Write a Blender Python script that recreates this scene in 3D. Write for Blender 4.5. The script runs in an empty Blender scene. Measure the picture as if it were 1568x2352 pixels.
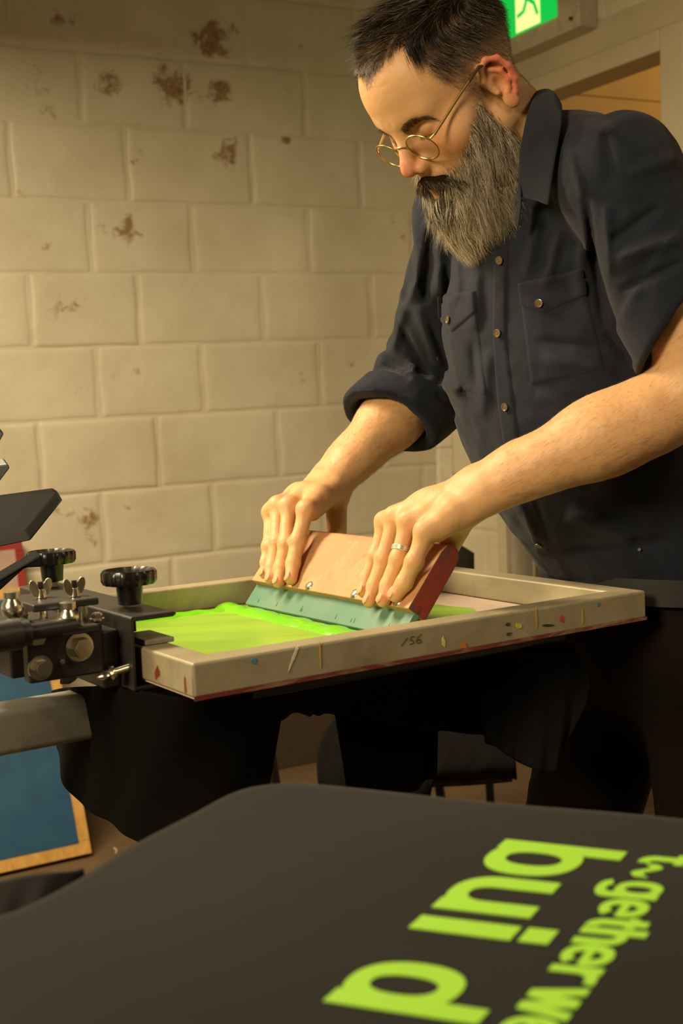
import bpy, bmesh, math, random
import numpy as np
from mathutils import Vector, Matrix
from mathutils.bvhtree import BVHTree

random.seed(7)
RNG = np.random.default_rng(11)
SC = bpy.context.scene
COL = SC.collection

# ------------------------------------------------------------------ camera
F_PX, CX, CY = 2800.0, 784.0, 1176.0
CAM_H = 1.30
_roll = math.atan((880.0 - 640.0) / (6147 - 784))
_pitch = math.atan((CY - 880.0) * math.cos(_roll) / F_PX)
C_FWD = np.array([0, math.cos(_pitch), -math.sin(_pitch)])
_r0 = np.array([1.0, 0, 0]); _u0 = np.cross(_r0, C_FWD)
C_RT = math.cos(_roll) * _r0 - math.sin(_roll) * _u0
C_UP = math.sin(_roll) * _r0 + math.cos(_roll) * _u0
C_POS = np.array([0, 0, CAM_H])

cd = bpy.data.cameras.new('camera'); cam = bpy.data.objects.new('camera', cd); COL.objects.link(cam)
cd.sensor_fit = 'VERTICAL'; cd.sensor_height = 36.0; cd.sensor_width = 24.0
cd.lens = F_PX / 2352.0 * 36.0
cd.clip_start = 0.05; cd.clip_end = 60
cam.matrix_world = Matrix(((C_RT[0], C_UP[0], -C_FWD[0], 0), (C_RT[1], C_UP[1], -C_FWD[1], 0),
                           (C_RT[2], C_UP[2], -C_FWD[2], CAM_H), (0, 0, 0, 1)))
cd.dof.use_dof = True; cd.dof.focus_distance = 1.62; cd.dof.aperture_fstop = 6.3
SC.camera = cam

# ------------------------------------------------------------------ light and exposure
SC.view_settings.view_transform = 'Standard'; SC.view_settings.look = 'None'
SC.view_settings.gamma = 1.0; SC.view_settings.use_curve_mapping = False
SC.view_settings.exposure = 0.0
wd_ = bpy.data.worlds.new('world'); SC.world = wd_; wd_.use_nodes = True
wd_.node_tree.nodes['Background'].inputs[0].default_value = (1.0, 0.62, 0.32, 1)
wd_.node_tree.nodes['Background'].inputs[1].default_value = 0.10

def area_light(name, loc, target, size, size_y, power, color, spread=180):
    ld = bpy.data.lights.new(name, 'AREA'); ld.shape = 'RECTANGLE'; ld.size = size; ld.size_y = size_y
    ld.energy = power; ld.color = color; ld.spread = math.radians(spread)
    o = bpy.data.objects.new(name, ld); COL.objects.link(o); o.location = loc
    d = Vector(target) - Vector(loc); o.rotation_euler = d.to_track_quat('-Z', 'Y').to_euler()
    return o
WARM = (1.0, 0.81, 0.52)
area_light('strip_lamp_key', (-1.25, 2.0, 2.36), (-1.2, 2.0, 0.0), 0.30, 1.2, 86, WARM)
area_light('ceiling_lamp_room', (1.6, 0.2, 2.7), (1.2, 0.9, 0.0), 0.6, 1.2, 12, WARM)
area_light('work_lamp_front', (-1.55, -0.45, 2.25), (0.40, 1.60, 1.25), 0.7, 0.7, 12.5, WARM, 75)
area_light('next_room_fill', (2.3, 3.9, 2.8), (2.2, 4.6, 1.6), 0.4, 0.4, 16, (1.0, 0.76, 0.42))  # fill light added to brighten the yellow wall beyond the doorway

# ------------------------------------------------------------------ helpers
def P(px, py, d):
    """point of the place seen in the photograph at (px, py), d metres away along the view axis"""
    return C_POS + C_FWD * d + C_RT * ((px - CX) / F_PX * d) - C_UP * ((py - CY) / F_PX * d)
def ray(px, py):
    return P(px, py, 1.0) - C_POS
def on_plane(px, py, p0, nn):
    dv = ray(px, py); t = np.dot(np.asarray(p0) - C_POS, nn) / np.dot(dv, nn)
    return C_POS + dv * t
def zp(px, py, z):
    dv = ray(px, py); return C_POS + dv * ((z - CAM_H) / dv[2])
def norm(v):
    v = np.asarray(v, float); return v / np.linalg.norm(v)

# axes of the printing station: A along the screen away from the clamp, B across it, N up
S_ = 0.935
FO = C_POS + S_ * (np.array([-.166, 1.276, 1.010]) - C_POS)
_yaw = .586
FA = norm([math.cos(_yaw), math.sin(_yaw), -.019])
FB = np.array([-math.sin(_yaw), math.cos(_yaw), -.019]); FB = norm(FB - FA * np.dot(FA, FB))
FN = np.cross(FA, FB)
FL, FW, FT = .6526, .547, .036
def W(u, v, h):
    return FO + FA * u + FB * v + FN * h

def tag(o, label=None, cat=None, group=None, kind=None):
    if label: o['label'] = label
    if cat: o['category'] = cat
    if group: o['group'] = group
    if kind: o['kind'] = kind
    return o
def empty(name, loc, label=None, cat=None, group=None):
    o = bpy.data.objects.new(name, None); COL.objects.link(o); o.location = Vector(loc)
    o.empty_display_size = 0.05
    return tag(o, label, cat, group)
def link_mesh(name, me, mat, parent=None):
    o = bpy.data.objects.new(name, me); COL.objects.link(o)
    if mat is not None: me.materials.append(mat)
    if parent is not None:
        o.parent = parent; o.matrix_parent_inverse = Matrix.Translation(-Vector(parent_world(parent)))
    return o
def parent_world(p):
    return p.location if p.type == 'EMPTY' else (0, 0, 0)
def mesh_np(name, verts, faces, mat, parent=None, smooth=True, nper=4):
    me = bpy.data.meshes.new(name)
    verts = np.asarray(verts, np.float32); faces = np.asarray(faces, np.int32)
    me.vertices.add(len(verts)); me.vertices.foreach_set('co', verts.ravel())
    nf = len(faces); k = faces.shape[1]
    me.loops.add(nf * k); me.loops.foreach_set('vertex_index', faces.ravel())
    me.polygons.add(nf); me.polygons.foreach_set('loop_start', np.arange(0, nf * k, k, dtype=np.int32))
    me.polygons.foreach_set('loop_total', np.full(nf, k, np.int32))
    me.polygons.foreach_set('use_smooth', np.full(nf, smooth, bool))
    me.update(calc_edges=True); me.validate()
    return link_mesh(name, me, mat, parent)
def finish(name, bm, mat, parent=None, smooth=False, bevel=0.0, seg=2, auto=35):
    if smooth:
        for f in bm.faces: f.smooth = True
    bmesh.ops.recalc_face_normals(bm, faces=bm.faces[:])
    me = bpy.data.meshes.new(name); bm.to_mesh(me); bm.free()
    o = link_mesh(name, me, mat, parent)
    if smooth and auto:
        try: me.set_sharp_from_angle(angle=math.radians(auto))
        except Exception: pass
    if bevel > 0:
        m = o.modifiers.new('bevel', 'BEVEL'); m.width = bevel; m.segments = seg; m.limit_method = 'ANGLE'
        m.angle_limit = math.radians(30)
        for p in me.polygons: p.use_smooth = True
        try: m.harden_normals = True
        except Exception: pass
    return o
def V3(p): return Vector((float(p[0]), float(p[1]), float(p[2])))
def add_hexa(bm, pts):
    """eight corners: bottom four then top four"""
    vs = [bm.verts.new(V3(p)) for p in pts]
    for f in ((3, 2, 1, 0), (4, 5, 6, 7), (0, 1, 5, 4), (1, 2, 6, 5), (2, 3, 7, 6), (3, 0, 4, 7)):
        bm.faces.new([vs[i] for i in f])
    return vs
def add_box(bm, fn, u0, u1, v0, v1, h0, h1):
    return add_hexa(bm, [fn(u0, v0, h0), fn(u1, v0, h0), fn(u1, v1, h0), fn(u0, v1, h0),
                         fn(u0, v0, h1), fn(u1, v0, h1), fn(u1, v1, h1), fn(u0, v1, h1)])
def add_prism(bm, pts, off):
    """polygon pts (list of 3D points) extruded by vector off"""
    off = np.asarray(off)
    a = [bm.verts.new(V3(p)) for p in pts]; b = [bm.verts.new(V3(np.asarray(p) + off)) for p in pts]
    n = len(pts); bm.faces.new(a[::-1]); bm.faces.new(b)
    for i in range(n): bm.faces.new((a[i], a[(i + 1) % n], b[(i + 1) % n], b[i]))
def basis(d):
    d = norm(d); t = np.array([0, 0, 1.0]) if abs(d[2]) < .9 else np.array([1.0, 0, 0])
    x = norm(np.cross(t, d)); return x, np.cross(d, x), d
def add_cyl(bm, p, q, r0, r1=None, n=20, ripple=None, caps=True):
    p = np.asarray(p, float); q = np.asarray(q, float); r1 = r0 if r1 is None else r1
    x, y, d = basis(q - p); A = []; B = []
    for i in range(n):
        t = 2 * math.pi * i / n; k = 1.0 + (ripple(t) if ripple else 0)
        e = x * math.cos(t) + y * math.sin(t)
        A.append(bm.verts.new(V3(p + e * r0 * k))); B.append(bm.verts.new(V3(q + e * r1 * k)))
    for i in range(n): bm.faces.new((A[i], A[(i + 1) % n], B[(i + 1) % n], B[i]))
    if caps: bm.faces.new(A[::-1]); bm.faces.new(B)
def add_tube(bm, pts, r, n=8, closed=False, caps=True):
    pts = [np.asarray(p, float) for p in pts]; m = len(pts); rs = r if hasattr(r, '__len__') else [r] * m
    rings = []; px = None
    for i in range(m):
        if closed: d = norm(pts[(i + 1) % m] - pts[i - 1])
        else: d = norm(pts[min(i + 1, m - 1)] - pts[max(i - 1, 0)])
        if px is None: px = basis(d)[0]
        x = norm(px - d * np.dot(px, d)); y = np.cross(d, x); px = x
        rings.append([bm.verts.new(V3(pts[i] + (x * math.cos(2 * math.pi * j / n) + y * math.sin(2 * math.pi * j / n)) * rs[i])) for j in range(n)])
    for i in range(m if closed else m - 1):
        R0, R1 = rings[i], rings[(i + 1) % m]
        for j in range(n): bm.faces.new((R0[j], R0[(j + 1) % n], R1[(j + 1) % n], R1[j]))
    if caps and not closed: bm.faces.new(rings[0][::-1]); bm.faces.new(rings[-1])
def add_lathe(bm, p, d, prof, n=28, ripple=None):
    """prof: list of (distance along d, radius)"""
    p = np.asarray(p, float); x, y, d = basis(d); rings = []
    for (s, r) in prof:
        ring = []
        for i in range(n):
            t = 2 * math.pi * i / n; k = 1 + (ripple(t, s) if ripple else 0)
            ring.append(bm.verts.new(V3(p + d * s + (x * math.cos(t) + y * math.sin(t)) * max(r, 1e-4) * k)))
        rings.append(ring)
    for a_, b_ in zip(rings[:-1], rings[1:]):
        for j in range(n): bm.faces.new((a_[j], a_[(j + 1) % n], b_[(j + 1) % n], b_[j]))
    bm.faces.new(rings[0][::-1]); bm.faces.new(rings[-1])

# ------------------------------------------------------------------ implicit modelling
def f32(v): return np.asarray(v, np.float32)
class Cone:           # round cone between two points
    def __init__(s, a, b, ra, rb): s.a, s.b, s.ra, s.rb = f32(a), f32(b), ra, rb
    def __call__(s, X):
        ab = s.b - s.a; L2 = float(ab @ ab) + 1e-12
        t = np.clip((X - s.a) @ ab / L2, 0, 1)
        return np.linalg.norm(X - s.a - t[:, None] * ab, axis=1) - (s.ra + (s.rb - s.ra) * t)
class Ell:            # ellipsoid, axes = rows of R
    def __init__(s, c, r, R=None): s.c, s.r, s.R = f32(c), f32(r), (np.eye(3, dtype=np.float32) if R is None else f32(R))
    def __call__(s, X):
        q = (X - s.c) @ s.R.T
        k0 = np.linalg.norm(q / s.r, axis=1); k1 = np.linalg.norm(q / (s.r * s.r), axis=1)
        return np.where(k1 < 1e-6, -s.r.min(), k0 * (k0 - 1) / np.maximum(k1, 1e-6))
class RBox:           # rounded box
    def __init__(s, c, hsz, R=None, r=.01): s.c, s.h, s.r, s.R = f32(c), f32(hsz), r, (np.eye(3, dtype=np.float32) if R is None else f32(R))
    def __call__(s, X):
        q = np.abs((X - s.c) @ s.R.T) - s.h + s.r
        return np.linalg.norm(np.maximum(q, 0), axis=1) + np.minimum(q.max(1), 0) - s.r
def smin(a, b, k):
    h = np.maximum(k - np.abs(a - b), 0) / k
    return np.minimum(a, b) - h * h * k * .25
def smax(a, b, k): return -smin(-a, -b, k)
def union(X, prims):
    d = None
    for p, k in prims:
        e = p(X); d = e if d is None else smin(d, e, k)
    return d
def gauss_seg(X, a, b, w):
    a, b = f32(a), f32(b); ab = b - a; t = np.clip((X - a) @ ab / (float(ab @ ab) + 1e-12), 0, 1)
    d2 = ((X - a - t[:, None] * ab) ** 2).sum(1)
    return np.exp(-d2 / (w * w)) * (1 - .6 * (2 * t - 1) ** 2)

def _hash3(i, j, k, seed):
    n = (i * 374761393 + j * 668265263 + k * 1274126177 + seed * 974634777) & 0xffffffff
    n = ((n ^ (n >> 13)) * 1274126177) & 0xffffffff
    return ((n ^ (n >> 16)) & 0xffff).astype(np.float32) / 32767.5 - 1
def vnoise(X, scale, seed=0):
    q = X / np.float32(scale); i = np.floor(q).astype(np.int64); f = (q - i).astype(np.float32); f = f * f * (3 - 2 * f)
    r = 0
    for dx in (0, 1):
        for dy in (0, 1):
            for dz in (0, 1):
                w = (f[:, 0] if dx else 1 - f[:, 0]) * (f[:, 1] if dy else 1 - f[:, 1]) * (f[:, 2] if dz else 1 - f[:, 2])
                r = r + w * _hash3(i[:, 0] + dx, i[:, 1] + dy, i[:, 2] + dz, seed)
    return r

def polygonise(fn, lo, hi, h, margin=.012, B=16):
    lo = np.asarray(lo, float); hi = np.asarray(hi, float)
    nb = np.ceil((hi - lo) / (h * B)).astype(int)
    N = nb * B + 1
    V = np.empty(N, np.float32)
    bc = np.stack(np.meshgrid(*[lo[i] + (np.arange(nb[i]) + .5) * B * h for i in range(3)], indexing='ij'), -1).reshape(-1, 3)
    dc = fn(bc.astype(np.float32)).reshape(nb)
    rad = B * h * math.sqrt(3) / 2
    loc = np.arange(B + 1) * h
    g = np.stack(np.meshgrid(loc, loc, loc, indexing='ij'), -1).reshape(-1, 3)
    V.fill(1.0)
    act = []
    for i in range(nb[0]):
        for j in range(nb[1]):
            for k in range(nb[2]):
                sl = (slice(i * B, i * B + B + 1), slice(j * B, j * B + B + 1), slice(k * B, k * B + B + 1))
                if abs(dc[i, j, k]) > rad * 1.15 + margin: V[sl] = dc[i, j, k]
                else: act.append((i, j, k))
    CH = 40
    for s in range(0, len(act), CH):
        part = act[s:s + CH]
        X = np.concatenate([(g + lo + np.array(a) * B * h) for a in part]).astype(np.float32)
        D = fn(X).reshape(len(part), B + 1, B + 1, B + 1)
        for a, d in zip(part, D):
            i, j, k = a
            V[i * B:i * B + B + 1, j * B:j * B + B + 1, k * B:k * B + B + 1] = d
    S = V < 0
    c = [S[a:N[0] - 1 + a, b:N[1] - 1 + b, d:N[2] - 1 + d] for a in (0, 1) for b in (0, 1) for d in (0, 1)]
    anyv = np.logical_or.reduce(c); allv = np.logical_and.reduce(c); mixed = anyv & ~allv
    idx = np.argwhere(mixed)
    ids = np.full(mixed.shape, -1, np.int32); ids[mixed] = np.arange(len(idx))
    corner = np.array([(a, b, d) for a in (0, 1) for b in (0, 1) for d in (0, 1)])
    vals = np.stack([V[idx[:, 0] + a, idx[:, 1] + b, idx[:, 2] + d] for a, b, d in corner], 1)
    acc = np.zeros((len(idx), 3)); cnt = np.zeros(len(idx))
    for e0 in range(8):
        for e1 in range(e0 + 1, 8):
            if np.abs(corner[e0] - corner[e1]).sum() != 1: continue
            v0, v1 = vals[:, e0], vals[:, e1]; m = (v0 < 0) != (v1 < 0)
            t = np.where(m, v0 / np.where(m, v0 - v1, 1), 0)
            acc += np.where(m[:, None], corner[e0] + t[:, None] * (corner[e1] - corner[e0]), 0); cnt += m
    verts = (idx + acc / cnt[:, None]) * h + lo
    quads = []
    for ax in range(3):
        o1, o2 = (ax + 1) % 3, (ax + 2) % 3
        sl0 = [slice(None)] * 3; sl1 = [slice(None)] * 3; sl0[ax] = slice(0, -1); sl1[ax] = slice(1, None)
        A_, B_ = S[tuple(sl0)], S[tuple(sl1)]; m = A_ != B_
        e = np.argwhere(m); ok = (e[:, o1] > 0) & (e[:, o2] > 0) & (e[:, o1] < N[o1] - 1) & (e[:, o2] < N[o2] - 1); e = e[ok]
        inside = A_[e[:, 0], e[:, 1], e[:, 2]]
        def cid(d1, d2):
            q = e.copy(); q[:, o1] -= d1; q[:, o2] -= d2; return ids[q[:, 0], q[:, 1], q[:, 2]]
        q = np.stack([cid(1, 1), cid(0, 1), cid(0, 0), cid(1, 0)], 1)
        q[~inside] = q[~inside][:, ::-1]; quads.append(q)
    quads = np.concatenate(quads)
    quads = quads[(quads >= 0).all(1)]
    return verts, quads
def bvh_of(verts, faces):
    return BVHTree.FromPolygons([tuple(v) for v in verts], [tuple(int(i) for i in f) for f in faces])
def hit(bvh, px, py):
    d = Vector(norm(ray(px, py))); r = bvh.ray_cast(Vector(C_POS), d)
    return (None, None) if r[0] is None else (np.array(r[0]), np.array(r[1]))

# ------------------------------------------------------------------ materials
def srgb(r, g, b):
    f = lambda c: (c / 255 / 12.92) if c / 255 <= .04045 else ((c / 255 + .055) / 1.055) ** 2.4
    return (f(r), f(g), f(b), 1)
class Mat:
    def __init__(s, name, col, rough=.6, metal=0., spec=.5):
        s.m = bpy.data.materials.new(name); s.m.use_nodes = True; s.nt = s.m.node_tree; s.b = s.nt.nodes['Principled BSDF']
        s.b.inputs['Base Color'].default_value = col; s.b.inputs['Roughness'].default_value = rough
        s.b.inputs['Metallic'].default_value = metal; s.b.inputs['Specular IOR Level'].default_value = spec
        s.tc = s.nt.nodes.new('ShaderNodeTexCoord'); s.col = None; s.basecol = col; s.bump_in = None
    def n(s, t): return s.nt.nodes.new(t)
    def l(s, a, b): s.nt.links.new(a, b)
    def noise(s, scale, detail=4, rough=.55, dist=0., vec=None, mapping=None):
        nd = s.n('ShaderNodeTexNoise'); nd.inputs['Scale'].default_value = scale; nd.inputs['Detail'].default_value = detail
        nd.inputs['Roughness'].default_value = rough; nd.inputs['Distortion'].default_value = dist
        src = s.tc.outputs['Object']
        if mapping:
            mp = s.n('ShaderNodeMapping'); mp.inputs['Scale'].default_value = mapping[0]
            if len(mapping) > 1: mp.inputs['Rotation'].default_value = mapping[1]
            s.l(src, mp.inputs['Vector']); src = mp.outputs['Vector']
        s.l(src, nd.inputs['Vector']); return nd.outputs['Fac']
    def ramp(s, fac, stops, interp='LINEAR'):
        r = s.n('ShaderNodeValToRGB'); r.color_ramp.interpolation = interp
        el = r.color_ramp.elements
        while len(el) < len(stops): el.new(.5)
        for e, (p, c) in zip(el, stops): e.position = p; e.color = c if len(c) == 4 else (*c, 1)
        s.l(fac, r.inputs['Fac']); return r.outputs['Color']
    def fac(s, fac, lo, hi):
        r = s.n('ShaderNodeMapRange'); r.inputs['From Min'].default_value = lo; r.inputs['From Max'].default_value = hi
        s.l(fac, r.inputs['Value']); return r.outputs['Result']
    def mul(s, a, b):
        m = s.n('ShaderNodeMath'); m.operation = 'MULTIPLY'
        s.l(a, m.inputs[0])
        if isinstance(b, (int, float)): m.inputs[1].default_value = b
        else: s.l(b, m.inputs[1])
        return m.outputs[0]
    def mix(s, fac, c2, c1=None):
        m = s.n('ShaderNodeMix'); m.data_type = 'RGBA'
        if isinstance(fac, (int, float)): m.inputs['Factor'].default_value = fac
        else: s.l(fac, m.inputs['Factor'])
        c1 = c1 if c1 is not None else (s.col if s.col is not None else s.basecol)
        for key, c in ((6, c1), (7, c2)):
            if isinstance(c, tuple): m.inputs[key].default_value = c
            else: s.l(c, m.inputs[key])
        s.col = m.outputs[2]; s.l(s.col, s.b.inputs['Base Color']); return s
    def attr(s, name):
        a_ = s.n('ShaderNodeAttribute'); a_.attribute_name = name; return a_
    def bump(s, h, strength=.3, dist=.001):
        b_ = s.n('ShaderNodeBump'); b_.inputs['Strength'].default_value = strength; b_.inputs['Distance'].default_value = dist
        s.l(h, b_.inputs['Height'])
        if s.bump_in is not None: s.l(s.bump_in, b_.inputs['Normal'])
        s.bump_in = b_.outputs['Normal']; s.l(s.bump_in, s.b.inputs['Normal']); return s
def simple(name, rgb, rough=.6, metal=0., var=.15, scale=20, bump=.0, spec=.5):
    m = Mat(name, srgb(*rgb), rough, metal, spec)
    nz = m.noise(scale, 5, .6)
    dark = tuple(c * (1 - var) for c in m.basecol[:3]) + (1,); lite = tuple(min(1, c * (1 + var)) for c in m.basecol[:3]) + (1,)
    c = m.ramp(nz, [(.3, dark), (.7, lite)]); m.col = c; m.l(c, m.b.inputs['Base Color'])
    if bump: m.bump(nz, bump, .002)
    return m.m
# ================================================================== room
WD = norm((.886, .4636, 0)); WN = np.array([WD[1], -WD[0], 0])       # along the block wall; out of it into the room
W0 = P(350, 640, 3.84); W0 = np.array([W0[0], W0[1], 0.0])
def BW(t, z, o=0.0): return W0 + WD * t + WN * o + np.array([0, 0, z])
def wall_tz(px, py):
    q = on_plane(px, py, W0, WN); return float((q - W0) @ WD), float(q[2])
T_C = wall_tz(1029, 1000)[0]                                          # corner with the return wall
paint = Mat('cream_block_paint', srgb(214, 204, 178), .38, 0, .45)
_n = paint.noise(3.2, 5, .6); paint.col = paint.ramp(_n, [(.3, srgb(203, 192, 165)), (.7, srgb(221, 212, 187))]); paint.l(paint.col, paint.b.inputs['Base Color'])
_st = paint.attr('stain'); _big = paint.noise(26, 8, .68, .6); _fine = paint.noise(120, 5, .6)
_sum = paint.n('ShaderNodeMath'); _sum.operation = 'ADD'; paint.l(_st.outputs['Fac'], _sum.inputs[0]); paint.l(_big, _sum.inputs[1])
_m = paint.fac(_sum.outputs[0], .84, 1.0)
_stc = paint.ramp(_fine, [(.35, srgb(92, 62, 22)), (.65, srgb(168, 122, 52))])
paint.mix(paint.mul(_m, .85), _stc)
paint.bump(paint.noise(7, 4, .5), .35, .012); paint.bump(paint.noise(55, 6, .6), .35, .003)
mortar = simple('painted_mortar', (196, 186, 158), .5, 0, .08, 14, .4)

ROWZ = [0, .105, .325, .545, .768, .996, 1.224, 1.447, 1.669, 1.889, 2.119, 2.334, 2.552, 2.775, 3.0]
JOI = {10: [-.191, .144, .565], 9: [-.419, -.059, .359], 8: [-.192, .142, .558], 7: [-.39, -.052, .375, .788], 6: [-.197, .151, .575],
       5: [-.392, -.016, .408], 4: [-.209, .161], 11: [-.411, -.056, .36]}
STAINS = [(400, 200, 30, 1.0), (375, 150, 20, .8), (245, 195, 22, .9), (265, 188, 14, .9), (490, 90, 30, 1.0), (455, 88, 14, .9), (505, 205, 26, .9), (455, 225, 12, .8), (540, 60, 14, .7),
          (150, 40, 30, .65), (520, 350, 24, .95), (85, 215, 45, .55), (60, 150, 35, .5), (115, 245, 22, .6), (305, 372, 10, .9), (318, 350, 8, .7), (295, 530, 26, .85), (232, 525, 18, .6),
          (150, 690, 40, .55), (125, 720, 20, .7), (265, 860, 12, .6), (312, 850, 14, .7), (112, 570, 14, .6), (188, 890, 22, .55), (62, 890, 20, .35), (205, 1190, 22, .8), (212, 1245, 14, .7), (165, 1185, 16, .6),
          (300, 1180, 28, .5), (128, 1178, 12, .8), (690, 105, 10, .7), (655, 320, 10, .95), (660, 840, 10, .5), (693, 865, 12, .75), (802, 838, 10, .8), (710, 60, 14, .4), (825, 90, 12, .5),
          (900, 500, 14, .7), (928, 545, 10, .7), (598, 565, 7, .8), (200, 1320, 30, .4), (10, 740, 30, .4), (850, 240, 40, .3), (140, 1345, 18, .4), (580, 990, 10, .3), (640, 190, 30, .35), (40, 430, 16, .6), (15, 770, 16, .5)]
ST = [(wall_tz(x, y), r * 2.3e-3, s) for x, y, r, s in STAINS]
def stain_at(t, z):
    v = 0.0
    for (tt, zz), r, s in ST:
        v = max(v, s * math.exp(-(((t - tt) ** 2 + (z - zz) ** 2) / (r * r * 1.5))))
    return v * .58
def block_wall(name, org, along, out, t0, t1, rows, joints, zmax, stainf=None, depth=.0035):
    bm = bmesh.new(); lay = bm.verts.layers.float.new('stain'); rnd = random.Random(5)
    def pt(t, z, o): q = org + along * t + out * o; return Vector((q[0], q[1], z))
    for r in range(len(rows) - 1):
        z0, z1 = rows[r], min(rows[r + 1], zmax)
        if z0 >= zmax: break
        js = list(joints.get(r, [(-.19 if r % 2 == 0 else .01)]))
        while js[0] > t0: js.insert(0, js[0] - .395)
        while js[-1] < t1: js.append(js[-1] + .405)
        for a, b in zip(js[:-1], js[1:]):
            a2, b2 = max(a, t0), min(b, t1)
            if b2 - a2 < .02: continue
            gx, gz = .0055, .0028; nx, nz = 26, 14; sw = rnd.uniform(-.0012, .0012)
            us = [a2 + gx, a2 + gx + .006] + list(np.linspace(a2 + gx + .014, b2 - gx - .014, nx)) + [b2 - gx - .006, b2 - gx]
            zs = [z0 + gz, z0 + gz + .004] + list(np.linspace(z0 + gz + .010, z1 - gz - .010, nz)) + [z1 - gz - .004, z1 - gz]
            G = []
            w1, w2 = rnd.random() * 9, rnd.random() * 9
            for i, u in enumerate(us):
                row = []
                for k, z in enumerate(zs):
                    e = min(i, len(us) - 1 - i, k, len(zs) - 1 - k); o = (-depth, -depth * .25)[e] if e < 2 else 0
                    du = .0022 * math.sin(z * 31 + w1) * (1 if i < 2 or i > len(us) - 3 else 0); dz = .0014 * math.sin(u * 23 + w2) * (1 if k < 2 or k > len(zs) - 3 else 0)
                    v = bm.verts.new(pt(u + du, z + dz, o + sw)); v[lay] = stainf(u, z) if stainf else 0.0; row.append(v)
                G.append(row)
            for i in range(len(us) - 1):
                for k in range(len(zs) - 1): f = bm.faces.new((G[i][k], G[i + 1][k], G[i + 1][k + 1], G[i][k + 1])); f.smooth = True
    # the mortar bed and the body of the wall
    zb = rows[0]
    q0 = [pt(t0, zb, -.0032), pt(t1, zb, -.0032), pt(t1, zmax, -.0032), pt(t0, zmax, -.0032)]
    q1 = [pt(t0, zb, -.10), pt(t1, zb, -.10), pt(t1, zmax, -.10), pt(t0, zmax, -.10)]
    A_ = [bm.verts.new(q) for q in q0]; B_ = [bm.verts.new(q) for q in q1]
    fs_ = [bm.faces.new(A_)] + [bm.faces.new((A_[i], B_[i], B_[(i + 1) % 4], A_[(i + 1) % 4])) for i in range(4)] + [bm.faces.new(B_[::-1])]
    me = bpy.data.meshes.new(name); bm.to_mesh(me); bm.free(); o = link_mesh(name, me, paint.m); o['kind'] = 'structure'; return o
ZC = 2.95
block_wall('wall_back', W0, WD, WN, -2.6, T_C + .02, ROWZ, JOI, ZC, stain_at)
# return wall: runs from the corner towards the camera side, with a doorway
C0 = BW(T_C, 0); RN = -WD                                             # its face looks back along -WD
DS0 = .36; DS1 = float((on_plane(1526, 200, C0, WD) - C0) @ WN); DZ = 2.15
# doorway side nearest the corner is hidden behind the man
rj = {r: [.02 + (.2 if r % 2 else 0)] for r in range(14)}
block_wall('wall_right', C0, WN, RN, .0, DS0, [0, .105, .325, .545, .768, .955, 1.16, 1.36, 1.58, 1.80, 2.02, 2.24, 2.46, 2.68, 2.9], rj, ZC, lambda t, z: .25 * max(0, math.sin(t * 9 + z * 5)))
block_wall('wall_right', C0, WN, RN, DS0, DS1 + .05, [2.30, 2.52, 2.74, ZC], {0: [.5], 1: [.3], 2: [.5]}, ZC, lambda t, z: .2)
block_wall('wall_right', C0, WN, RN, DS1 + .05, 4.6, ROWZ, rj, ZC, lambda t, z: .1)
wallp = simple('plain_cream_paint', (190, 178, 148), .5, 0, .06, 6, .15)
# mortar pier filling the corner
bm = bmesh.new()
for k in range(14):
    z0, z1 = k * ZC / 14, (k + 1) * ZC / 14
    def cpt(a, o, z): return W0 + WD * (T_C - a) + WN * o + np.array([0, 0, z])
    w = .062 + .005 * math.sin(k * 2.3); w2 = .062 + .005 * math.sin((k + 1) * 2.3)
    add_hexa(bm, [cpt(w, .0, z0), cpt(0, .0, z0), cpt(-.0, .03, z0), cpt(w * .9, .018, z0), cpt(w2, .0, z1), cpt(0, .0, z1), cpt(-.0, .03, z1), cpt(w2 * .9, .018, z1)])
tr1 = finish('trim_1', bm, simple('rough_mortar', (222, 214, 190), .8, 0, .12, 30, .8), bevel=.006); tr1['kind'] = 'structure'
def RW(s, z, o=0.0): return C0 + WN * s + RN * o + np.array([0, 0, z])
# lintel, door frame
bm = bmesh.new()
add_hexa(bm, [RW(DS0, DZ + .055, -.1), RW(DS1 + .1, DZ + .055, -.1), RW(DS1 + .1, DZ + .055, .0), RW(DS0, DZ + .055, .0), RW(DS0, 2.30, -.1), RW(DS1 + .1, 2.30, -.1), RW(DS1 + .1, 2.30, .004), RW(DS0, 2.30, .004)])
t2 = finish('trim_2', bm, wallp); t2['kind'] = 'structure'
bm = bmesh.new()
add_hexa(bm, [RW(DS0, DZ, -.1), RW(DS1, DZ, -.1), RW(DS1, DZ, .018), RW(DS0, DZ, .018), RW(DS0, DZ + .06, -.1), RW(DS1, DZ + .06, -.1), RW(DS1, DZ + .06, .018), RW(DS0, DZ + .06, .018)])
add_hexa(bm, [RW(DS1, 0, -.1), RW(DS1 + .09, 0, -.1), RW(DS1 + .09, 0, .018), RW(DS1, 0, .018), RW(DS1, DZ + .06, -.1), RW(DS1 + .09, DZ + .06, -.1), RW(DS1 + .09, DZ + .06, .018), RW(DS1, DZ + .06, .018)])
add_hexa(bm, [RW(DS0 - .05, 0, -.1), RW(DS0, 0, -.1), RW(DS0, 0, .018), RW(DS0 - .05, 0, .018), RW(DS0 - .05, DZ + .06, -.1), RW(DS0, DZ + .06, -.1), RW(DS0, DZ + .06, .018), RW(DS0 - .05, DZ + .06, .018)])
t3 = finish('door_1', bm, wallp, bevel=.006); t3['kind'] = 'structure'
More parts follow.
